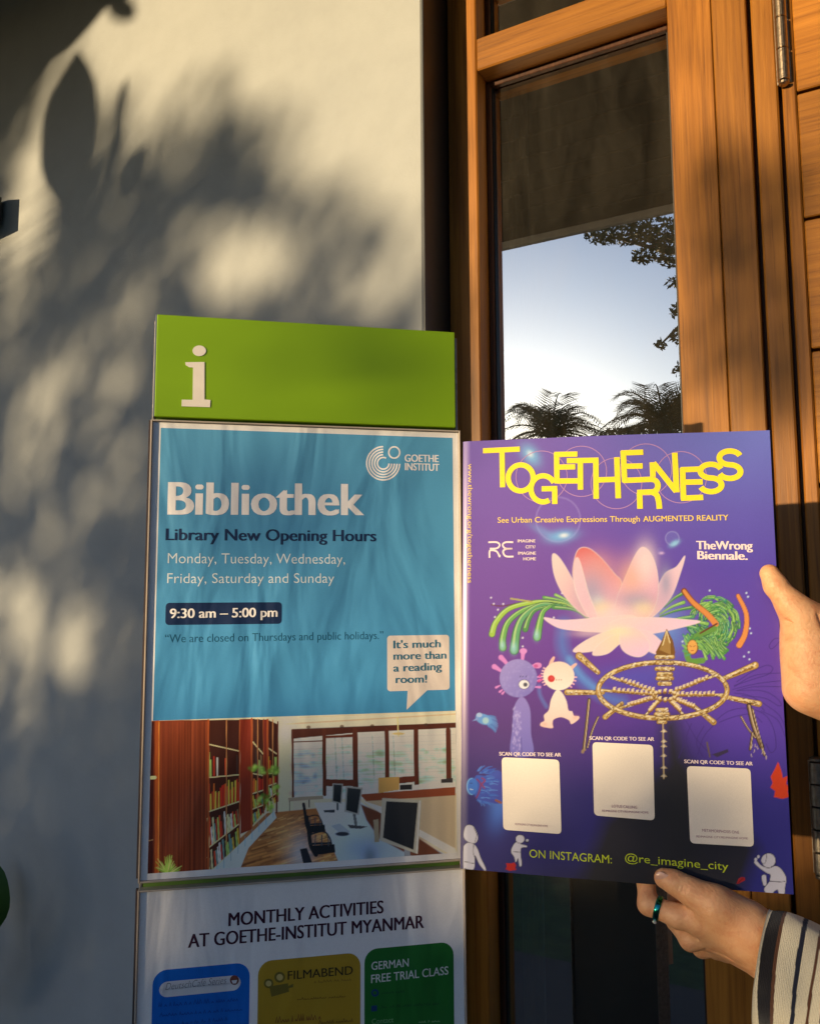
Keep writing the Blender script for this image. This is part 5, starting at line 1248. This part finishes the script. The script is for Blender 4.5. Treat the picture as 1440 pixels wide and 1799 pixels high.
# ================================================================== the two hands that hold the poster
def rcone(P, a, b, ra, rb):                     # distance to a tapering round limb
    a, b = R(a, dtype=np.float32), R(b, dtype=np.float32); ba = b-a; L2 = ba @ ba; pa = P-a
    t = np.clip((pa @ ba)/L2, 0, 1); d = np.sqrt(((pa-t[..., None]*ba)**2).sum(-1)); return d-(ra+(rb-ra)*t)
def ellipsoid(P, c, ax, rr):
    q = (P-R(c, dtype=np.float32)) @ np.array(ax, np.float32).T; k0 = np.sqrt(((q/rr)**2).sum(-1)); k1 = np.sqrt(((q/(R(rr)**2))**2).sum(-1)); return k0*(k0-1)/(k1+1e-6)
def smin(a, b, k): h = np.clip(.5+.5*(b-a)/k, 0, 1); return b+(a-b)*h-k*h*(1-h)
def smax(a, b, k): return -smin(-a, -b, k)
def surface_net(F_, org, h):
    nx, ny, nz = F_.shape; s = F_ < 0
    acc = np.zeros((nx-1, ny-1, nz-1, 3), np.float32); cnt = np.zeros((nx-1, ny-1, nz-1), np.float32)
    for ax in range(3):
        o1, o2 = [k for k in range(3) if k != ax]
        for i in (0, 1):
            for j in (0, 1):
                sl0 = [slice(0, n-1) for n in (nx, ny, nz)]; sl1 = list(sl0)
                sl0[ax] = slice(0, F_.shape[ax]-1); sl1[ax] = slice(1, F_.shape[ax])
                for o, b_ in ((o1, i), (o2, j)):
                    sl0[o] = sl1[o] = slice(b_, F_.shape[o]-1+b_)
                a, b = F_[tuple(sl0)], F_[tuple(sl1)]; m = (a < 0) != (b < 0)
                t = np.where(m, a/np.where(m, a-b, 1), 0)
                acc[..., ax] += np.where(m, t, 0); acc[..., o1] += np.where(m, i, 0); acc[..., o2] += np.where(m, j, 0); cnt += m
    act = cnt > 0; ids = -np.ones(act.shape, np.int64); ids[act] = np.arange(act.sum())
    g = np.argwhere(act); Vv = (g+acc[act]/cnt[act][:, None])*h+org
    Qs = []
    for ax in range(3):
        o1, o2 = (ax+1) % 3, (ax+2) % 3
        sl0 = [slice(1, n-1) for n in (nx, ny, nz)]; sl1 = list(sl0); sl0[ax] = slice(0, F_.shape[ax]-1); sl1[ax] = slice(1, F_.shape[ax])
        a, b = s[tuple(sl0)], s[tuple(sl1)]; e = np.argwhere(a != b); 
        if not len(e): continue
        inside_first = a[tuple(e.T)]
        e = e + R([0 if k == ax else 1 for k in range(3)])
        def cid(d1, d2):
            q = e.copy(); q[:, o1] -= d1; q[:, o2] -= d2; return ids[tuple(q.T)]
        q = np.stack([cid(1, 1), cid(0, 1), cid(0, 0), cid(1, 0)], -1); q[~inside_first] = q[~inside_first][:, ::-1]; Qs.append(q)
    return Vv, np.concatenate(Qs)
def vmul(*a): return R([V3(*q) for q in a])
def skin_mesh(name, prims, h, parent, m, pad=.012, carve=()):
    pts = np.array([q for p_ in prims for q in ((p_[1], p_[2]) if p_[0] == 'c' else (p_[1],))]); rmax = .045
    lo = pts.min(0)-rmax-pad*0; hi = pts.max(0)+rmax
    n = np.ceil((hi-lo)/h).astype(int)+1
    G = np.stack(np.meshgrid(*[lo[k]+np.arange(n[k])*h for k in range(3)], indexing='ij'), -1).astype(np.float32)
    F_ = np.full(tuple(n), .03, np.float32)
    def window(pts, r_):
        a = np.floor((np.min(pts, 0)-r_-lo)/h).astype(int).clip(0); b = (np.ceil((np.max(pts, 0)+r_-lo)/h).astype(int)+1).clip(0, n); return tuple(slice(i, j) for i, j in zip(a, b))
    for p_ in prims:
        k = p_[5]; W_ = window([p_[1], p_[2]], max(p_[3], p_[4])+k+.012)
        F_[W_] = smin(F_[W_], rcone(G[W_], p_[1], p_[2], p_[3], p_[4]), k)
    for (a, b, r_, dep) in carve:
        W_ = window([a, b], .012); F_[W_] = smax(F_[W_], -rcone(G[W_], a, b, r_, r_), dep)
    Vv, Q = surface_net(F_, lo, h)
    # relax once
    for _ in range(3):
        acc = np.zeros_like(Vv); c = np.zeros(len(Vv))
        for k in range(4):
            i, j = Q[:, k], Q[:, (k+1) % 4]; np.add.at(acc, i, Vv[j]); np.add.at(acc, j, Vv[i]); np.add.at(c, i, 1); np.add.at(c, j, 1)
        Vv = Vv*.5+acc/c[:, None]*.5
    o = link(name, npmesh(name, Vv, Q, True), m, parent); return o
def skin_mat():
    m, n, b = newmat('skin'); setin(b, Roughness=.5)
    tc = N(n, 'ShaderNodeTexCoord'); a = noise(n, tc.outputs['Object'], 60, 5, .7, .8); f = noise(n, tc.outputs['Object'], 900, 3, .6)
    r = ramp(n, [(.3, (.56, .24, .12)), (.5, (.64, .335, .18)), (.72, (.68, .39, .22))]); n.links.new(a.outputs[0], r.inputs[0]); n.links.new(r.outputs[0], b.inputs['Base Color'])
    b.inputs['Subsurface Weight'].default_value = .18; b.inputs['Subsurface Radius'].default_value = (.008, .003, .0015); b.inputs['Subsurface Scale'].default_value = .6
    vo = N(n, 'ShaderNodeTexVoronoi'); vo.inputs['Scale'].default_value = 700; n.links.new(tc.outputs['Object'], vo.inputs['Vector'])
    p_ = bump(n, b, vo.outputs[0], .00012, .7); p_ = bump(n, b, f.outputs[0], .00012, .6, p_); w3 = noise(n, tc.outputs['Object'], 130, 4, .6, 1.5); bump(n, b, w3.outputs[0], .0014, .6, p_); return m
M['skin'] = skin_mat(); M['nail'] = plain('fingernail', (.62, .36, .28), .28, 0, 60, .05, 0, .6)
M['ring'] = plain('teal_metal_ring', (.02, .28, .25), .16, 1.0, 300, .3); M['stone'] = plain('clear_stone', (.85, .85, .88), .08, .6)
person = empty('person', 'person in a striped knitted sweater, only both hands holding the purple poster showing', 'person', loc=(.95, .55, 0))
def W3p(q): return V3(*q)
OX = R([.95, .55, 0])
def local(o):
    o.location = (-OX[0], -OX[1], -OX[2]); return o
c_ = lambda a, b, ra, rb, k=.005: ('c', V3(*a), V3(*b), ra, rb, k)
# lower (left) hand: px, py, metres in front of the sheet
prims = [
 c_((1166, 1543, .0105), (1184, 1550, .0125), .0088, .0098), c_((1184, 1550, .0125), (1212, 1566, .014), .0098, .0108), c_((1212, 1566, .014), (1250, 1588, .015), .0108, .0145, .008),
 c_((1250, 1588, .014), (1304, 1618, .009), .0150, .0170, .010),
 # back of the hand
 c_((1225, 1616, .004), (1320, 1640, .006), .0120, .0185, .012), c_((1240, 1634, -.004), (1325, 1656, -.002), .0125, .0185, .010), c_((1256, 1652, -.012), (1330, 1668, -.008), .0115, .0165, .010), c_((1272, 1664, -.020), (1335, 1676, -.014), .0105, .014, .010),
 c_((1270, 1602, .006), (1326, 1642, .004), .0160, .0185, .014),
 # index
 c_((1226, 1616, .004), (1190, 1610, .003), .0118, .0100, .006), c_((1190, 1610, .003), (1138, 1589, -.003), .0098, .0092), c_((1138, 1589, -.003), (1134, 1552, -.0115), .0092, .0080, .004), c_((1134, 1552, -.0115), (1152, 1512, -.0105), .0078, .0068, .003),
 # middle, ring, little, curled behind the sheet
 c_((1240, 1642, -.006), (1212, 1651, -.012), .0112, .0098, .005), c_((1212, 1651, -.012), (1186, 1618, -.026), .0096, .0086, .003), c_((1186, 1618, -.026), (1186, 1560, -.018), .0084, .0070, .003), c_((1186, 1560, -.018), (1196, 1530, -.0115), .0072, .0066, .003),
 c_((1258, 1660, -.016), (1232, 1664, -.024), .0105, .0092, .004), c_((1232, 1664, -.024), (1222, 1625, -.036), .0090, .0080, .003), c_((1222, 1625, -.036), (1226, 1555, -.020), .0078, .0066, .003),
 c_((1276, 1672, -.026), (1256, 1668, -.034), .0095, .0082, .004), c_((1256, 1668, -.034), (1258, 1620, -.036), .0078, .0068, .003), c_((1258, 1620, -.036), (1262, 1570, -.016), .0066, .0058, .003),
 # wrist and forearm
 c_((1318, 1642, .004), (1366, 1684, .002), .0200, .0180, .014), c_((1326, 1666, -.010), (1370, 1694, -.006), .0165, .0170, .014),
 c_((1366, 1684, .002), (1520, 1780, .008), .0180, .025, .014), c_((1370, 1694, -.006), (1520, 1785, .000), .0175, .025, .014), c_((1520, 1780, .008), (1700, 1880, .03), .025, .034, .014),
]
carve = [(V3(1206, 1596, .0165), V3(1228, 1606, .0175), .0012, .002), (V3(1228, 1606, .0190), V3(1236, 1612, .0190), .0010, .002), (V3(1196, 1640, .006), V3(1240, 1652, .004), .0009, .002),
         (V3(1240, 1668, .0), V3(1300, 1688, .004), .0010, .003),
         (V3(1196, 1546, .0235), V3(1190, 1562, .0235), .0005, .0015), (V3(1202, 1549, .0245), V3(1197, 1566, .0245), .0006, .0015), (V3(1208, 1553, .0252), V3(1204, 1568, .0252), .0005, .0015),
         (V3(1142, 1598, .0075), V3(1150, 1582, .0085), .0005, .0012), (V3(1182, 1600, .0138), V3(1176, 1618, .0135), .0006, .0016), (V3(1128, 1566, .0), V3(1142, 1562, -.001), .0006, .0012), (V3(1138, 1572, .006), V3(1146, 1578, .008), .0006, .001)]
hl = local(skin_mesh('hand_and_forearm', prims, .0010, person, M['skin'], carve=carve))
# upper (right) hand
prims = [
 c_((1351, 1008, .0100), (1362, 1030, .0120), .0088, .0100), c_((1362, 1030, .0120), (1386, 1060, .0130), .0100, .0112), c_((1386, 1060, .0130), (1410, 1088, .0120), .0114, .0140, .008),
 c_((1410, 1088, .010), (1428, 1150, .006), .0170, .0220, .012), c_((1405, 1120, .006), (1411, 1210, .006), .0150, .0160, .012), c_((1432, 1150, .004), (1424, 1214, .006), .0240, .0190, .014),
 c_((1446, 1110, -.004), (1470, 1220, .0), .0230, .0240, .016),
 # fingers behind the sheet
 c_((1440, 1085, -.012), (1380, 1082, -.020), .0115, .0100, .006), c_((1380, 1082, -.020), (1320, 1086, -.014), .0095, .0080, .003), c_((1320, 1086, -.014), (1280, 1092, -.0095), .0078, .0066, .003),
 c_((1442, 1120, -.014), (1376, 1120, -.022), .0115, .0100, .004), c_((1376, 1120, -.022), (1312, 1124, -.015), .0095, .0080, .003), c_((1312, 1124, -.015), (1268, 1130, -.0098), .0078, .0066, .003),
 c_((1444, 1158, -.014), (1380, 1160, -.021), .0110, .0096, .004), c_((1380, 1160, -.021), (1320, 1164, -.015), .0090, .0078, .003), c_((1320, 1164, -.015), (1280, 1168, -.0096), .0074, .0062, .003),
 c_((1446, 1192, -.012), (1392, 1196, -.018), .0098, .0084, .004), c_((1392, 1196, -.018), (1340, 1200, -.012), .0078, .0064, .003), c_((1340, 1200, -.012), (1312, 1202, -.0085), .0062, .0054, .003),
 # wrist and forearm
 c_((1446, 1196, .002), (1530, 1262, .0), .0240, .0225, .016), c_((1530, 1262, .0), (1700, 1400, .004), .0230, .0300, .014), c_((1700, 1400, .004), (1860, 1540, .010), .030, .036, .014),
]
carve = [(V3(1378, 1090, .020), V3(1390, 1094, .0225), .0010, .002), (V3(1436, 1080, .026), V3(1448, 1120, .026), .001, .003), (V3(1438, 1222, .026), V3(1452, 1205, .026), .0010, .003)]
hr = local(skin_mesh('hand_and_forearm', prims, .0010, person, M['skin'], carve=carve))
# thumb nails
def nail(c, ax, up, L, W, par):
    ax, up = R(ax, float), R(up, float); ax /= np.linalg.norm(ax); up -= ax*(up @ ax); up /= np.linalg.norm(up); sd = np.cross(ax, up); V_ = []; n = 11
    for j in range(n):
        v = j/(n-1)
        for i in range(n):
            u = 2*i/(n-1)-1; w_ = W*.5*math.sqrt(max(.02, 1-(2*v-1)**4*.8)); V_.append(c+sd*u*w_+ax*(v-.5)*L - up*(u*u*W*.16+(2*v-1)**2*L*.05))
    Q = np.array([(j*n+i, j*n+i+1, (j+1)*n+i+1, (j+1)*n+i) for j in range(n-1) for i in range(n-1)])
    o = link('fingernail', npmesh('fingernail', np.array(V_), Q), M['nail'], par); return o
TA = V3(1160, 1540, .0105)-V3(1190, 1554, .0125)
nl = nail(V3(1163.5, 1545, .0190), TA, PN*.9-R([0, 0, .25])-PX*.30, .0130, .0105, hl)
TB = V3(1351, 1008, .0100)-V3(1364, 1034, .0120)
nr_ = nail(V3(1355, 1011, .0105)+PX*.0082, TB, PX*.92+PN*.30+R([0, 0, .30]), .013, .0105, hr)
# ring on the left index finger
ra, rb = V3(1190, 1610, .003), V3(1138, 1589, -.003); rd = (rb-ra)/np.linalg.norm(rb-ra); rc = ra+(rb-ra)*.66; u1 = np.cross(rd, PN); u1 /= np.linalg.norm(u1); u2 = np.cross(rd, u1)
V_ = []; n = 48; prof = [(-.0026, .0100), (-.0022, .0108), (-.0008, .0111), (.0008, .0111), (.0022, .0108), (.0026, .0100), (.0022, .0094), (-.0022, .0094)]
for i in range(n):
    a = 6.28318*i/n; e = math.cos(a)*u1+math.sin(a)*u2
    for (x, r_) in prof: V_.append(rd*x+e*r_)
k = len(prof); Q = np.array([(i*k+j, i*k+(j+1) % k, ((i+1) % n)*k+(j+1) % k, ((i+1) % n)*k+j) for i in range(n) for j in range(k)])
rg = empty('finger_ring', 'shiny teal ring with a tiny clear stone, worn on the index finger below the poster', 'ring', loc=rc.tolist())
link('band', npmesh('band', np.array(V_), Q), M['ring'], rg)
gd = V3(1143, 1619, .004)-rc; gd -= rd*(gd @ rd); gd /= np.linalg.norm(gd); gc = gd*.0122
MB().tube([gc-gd*.0012, gc+gd*.0002, gc+gd*.0014], [.0014, .0022, .0012], 8).build('stone', M['stone'], rg)

# ---------------- striped knitted sleeves
def knit():
    m, n, b = newmat('striped_knit'); setin(b, Roughness=.9); b.inputs['Specular IOR Level'].default_value = .15; b.inputs['Sheen Weight'].default_value = .2
    at = N(n, 'ShaderNodeAttribute'); at.attribute_name = 'tint'
    uv = N(n, 'ShaderNodeUVMap'); mp = N(n, 'ShaderNodeMapping'); mp.inputs['Scale'].default_value = (95, 150, 1); n.links.new(uv.outputs[0], mp.inputs['Vector'])
    vo = N(n, 'ShaderNodeTexVoronoi'); vo.inputs['Scale'].default_value = 1; vo.inputs['Randomness'].default_value = .25; vo.voronoi_dimensions = '2D'; n.links.new(mp.outputs[0], vo.inputs['Vector'])
    r = ramp(n, [(.15, (1, 1, 1)), (.55, (.62, .60, .58))]); n.links.new(vo.outputs[0], r.inputs[0])
    mx = N(n, 'ShaderNodeMix', data_type='RGBA', blend_type='MULTIPLY'); mx.inputs[0].default_value = .8; n.links.new(at.outputs['Color'], mx.inputs[6]); n.links.new(r.outputs[0], mx.inputs[7]); n.links.new(mx.outputs[2], b.inputs['Base Color'])
    iv = N(n, 'ShaderNodeMath', operation='SUBTRACT'); iv.inputs[0].default_value = 1; n.links.new(vo.outputs[0], iv.inputs[1]); bump(n, b, iv.outputs[0], .0012, .8)
    return m
M['knit'] = knit()
CREAM, BLK, BRN, NVY = lin((232, 226, 208)), lin((22, 22, 34)), lin((96, 62, 48)), lin((30, 36, 62))
STR = [(0, .0058, CREAM), (.0058, .0150, BLK), (.0150, .0175, BRN), (.0175, .030, CREAM), (.030, .0335, NVY), (.0335, .043, CREAM), (.043, .0455, BRN), (.0455, .053, CREAM), (.053, .0560, NVY), (.056, .066, CREAM)]
def sleeve(cs, name, pattern_shift=0.0):
    """cs: sections (centre, half-size across, half-size deep, direction across)"""
    ns, na = 260, 150; C_ = np.array([q[0] for q in cs]); t = np.linspace(0, len(cs)-1, ns)
    def cat(A):
        A = np.array(A, float); o = []
        for x in t:
            i = min(int(x), len(A)-2); f = x-i; p0, p1, p2, p3 = A[max(i-1, 0)], A[i], A[i+1], A[min(i+2, len(A)-1)]
            o.append(.5*((2*p1)+(p2-p0)*f+(2*p0-5*p1+4*p2-p3)*f*f+(3*p1-p0-3*p2+p3)*f**3))
        return np.array(o)
    C_, ha, hd, ac = cat(C_), cat([q[1] for q in cs]), cat([q[2] for q in cs]), cat([q[3] for q in cs])
    L = np.r_[0, np.cumsum(np.linalg.norm(np.diff(C_, axis=0), axis=1))]
    V_ = np.zeros((ns, na, 3)); col = np.zeros((ns, na, 3)); UV = np.zeros((ns, na, 2))
    for i in range(ns):
        d = C_[min(i+1, ns-1)]-C_[max(i-1, 0)]; d /= np.linalg.norm(d); u = ac[i]/np.linalg.norm(ac[i]); w_ = np.cross(d, u); w_ /= np.linalg.norm(w_)
        for j in range(na):
            a = 2*math.pi*j/na; wr = 1+.030*math.sin(3*a+L[i]*40)+.022*math.sin(5*a-L[i]*75+1)+.012*math.sin(9*a+L[i]*120)
            wr += .035*math.sin(L[i]*95+1.5*math.sin(a))*min(1, L[i]/.03)
            flare = .0016*math.exp(-L[i]/.0015)
            lean = -d*.011*math.exp(-L[i]/.06)*max(-1, math.sin(a)*math.copysign(1, -w_[1]))
            V_[i, j] = C_[i]+lean+u*math.cos(a)*(ha[i]*wr+flare)+w_*math.sin(a)*(hd[i]*wr+flare)
            s_ = L[i]+.004*math.sin(a*1.0+.6)+pattern_shift
            UV[i, j] = (L[i]*9, a/(2*math.pi)*2.2)
            if s_ < .053:
                for lo, hi, c in STR:
                    if s_ < hi: col[i, j] = c; break
            else:                                # body of the sleeve: stripes run lengthwise
                q = (a/(2*math.pi)*34+ (L[i]-.053)*6) % 6.0
                col[i, j] = BLK if q < 1.5 else (CREAM if q < 2.0 else (NVY if q < 2.6 else (CREAM if q < 3.8 else (BRN if q < 4.3 else CREAM))))
    idx = np.arange(ns*na).reshape(ns, na); nxt = np.roll(idx, -1, 1); Q = np.stack([idx[:-1], nxt[:-1], nxt[1:], idx[1:]], -1).reshape(-1, 4)
    inner = V_[:22]*1.0
    ctr = C_[:22, None, :]; inn = ctr+(inner-ctr)*.94; inn[0] += 0
    n0 = ns*na; ii = np.arange(22*na).reshape(22, na)+n0; ni = np.roll(ii, -1, 1); Q2 = np.stack([ii[:-1], ii[1:], ni[1:], ni[:-1]], -1).reshape(-1, 4)
    Q3 = np.stack([idx[0], ii[0], ni[0], nxt[0]], -1)
    VV = np.concatenate([V_.reshape(-1, 3), inn.reshape(-1, 3)]); CC = np.concatenate([col.reshape(-1, 3), np.tile(BLK*1.2, (22*na, 1))])
    QQ = np.concatenate([Q, Q2, Q3]); me = npmesh('sleeve', VV-OX, QQ, True, CC)
    ul = me.uv_layers.new(name='UVMap'); uva = np.concatenate([UV.reshape(-1, 2), np.zeros((22*na, 2))]); ul.data.foreach_set('uv', uva[QQ.ravel()].astype(np.float32).ravel())
    return link('sleeve', me, M['knit'], person)
UPV = R([0, 0, 1.])
ac1 = V3(1352, 1620, .0)-V3(1330, 1790, .0); ac1 /= np.linalg.norm(ac1)
ac2 = V3(1420, 1640, .0)-V3(1380, 1840, .0); ac2 /= np.linalg.norm(ac2)
px2m = .00056
sleeve([(V3(1338, 1698, .005), 82*px2m, .037, ac1), (V3(1372, 1718, .006), 94*px2m, .038, ac1), (V3(1432, 1764, .008), 110*px2m, .040, ac2), (V3(1540, 1840, .014), 122*px2m, .046, ac2), (V3(1720, 1950, .03), 130*px2m, .052, ac2), (V3(1900, 2060, .05), 138*px2m, .056, ac2)], 'left')
ac3 = V3(1600, 1240, 0)-V3(1560, 1360, 0); ac3 /= np.linalg.norm(ac3)
sleeve([(V3(1560, 1290, .002), 66*px2m, .031, ac3), (V3(1620, 1340, .003), 76*px2m, .036, ac3), (V3(1740, 1430, .006), 92*px2m, .042, ac3), (V3(1880, 1550, .012), 104*px2m, .05, ac3)], 'right')
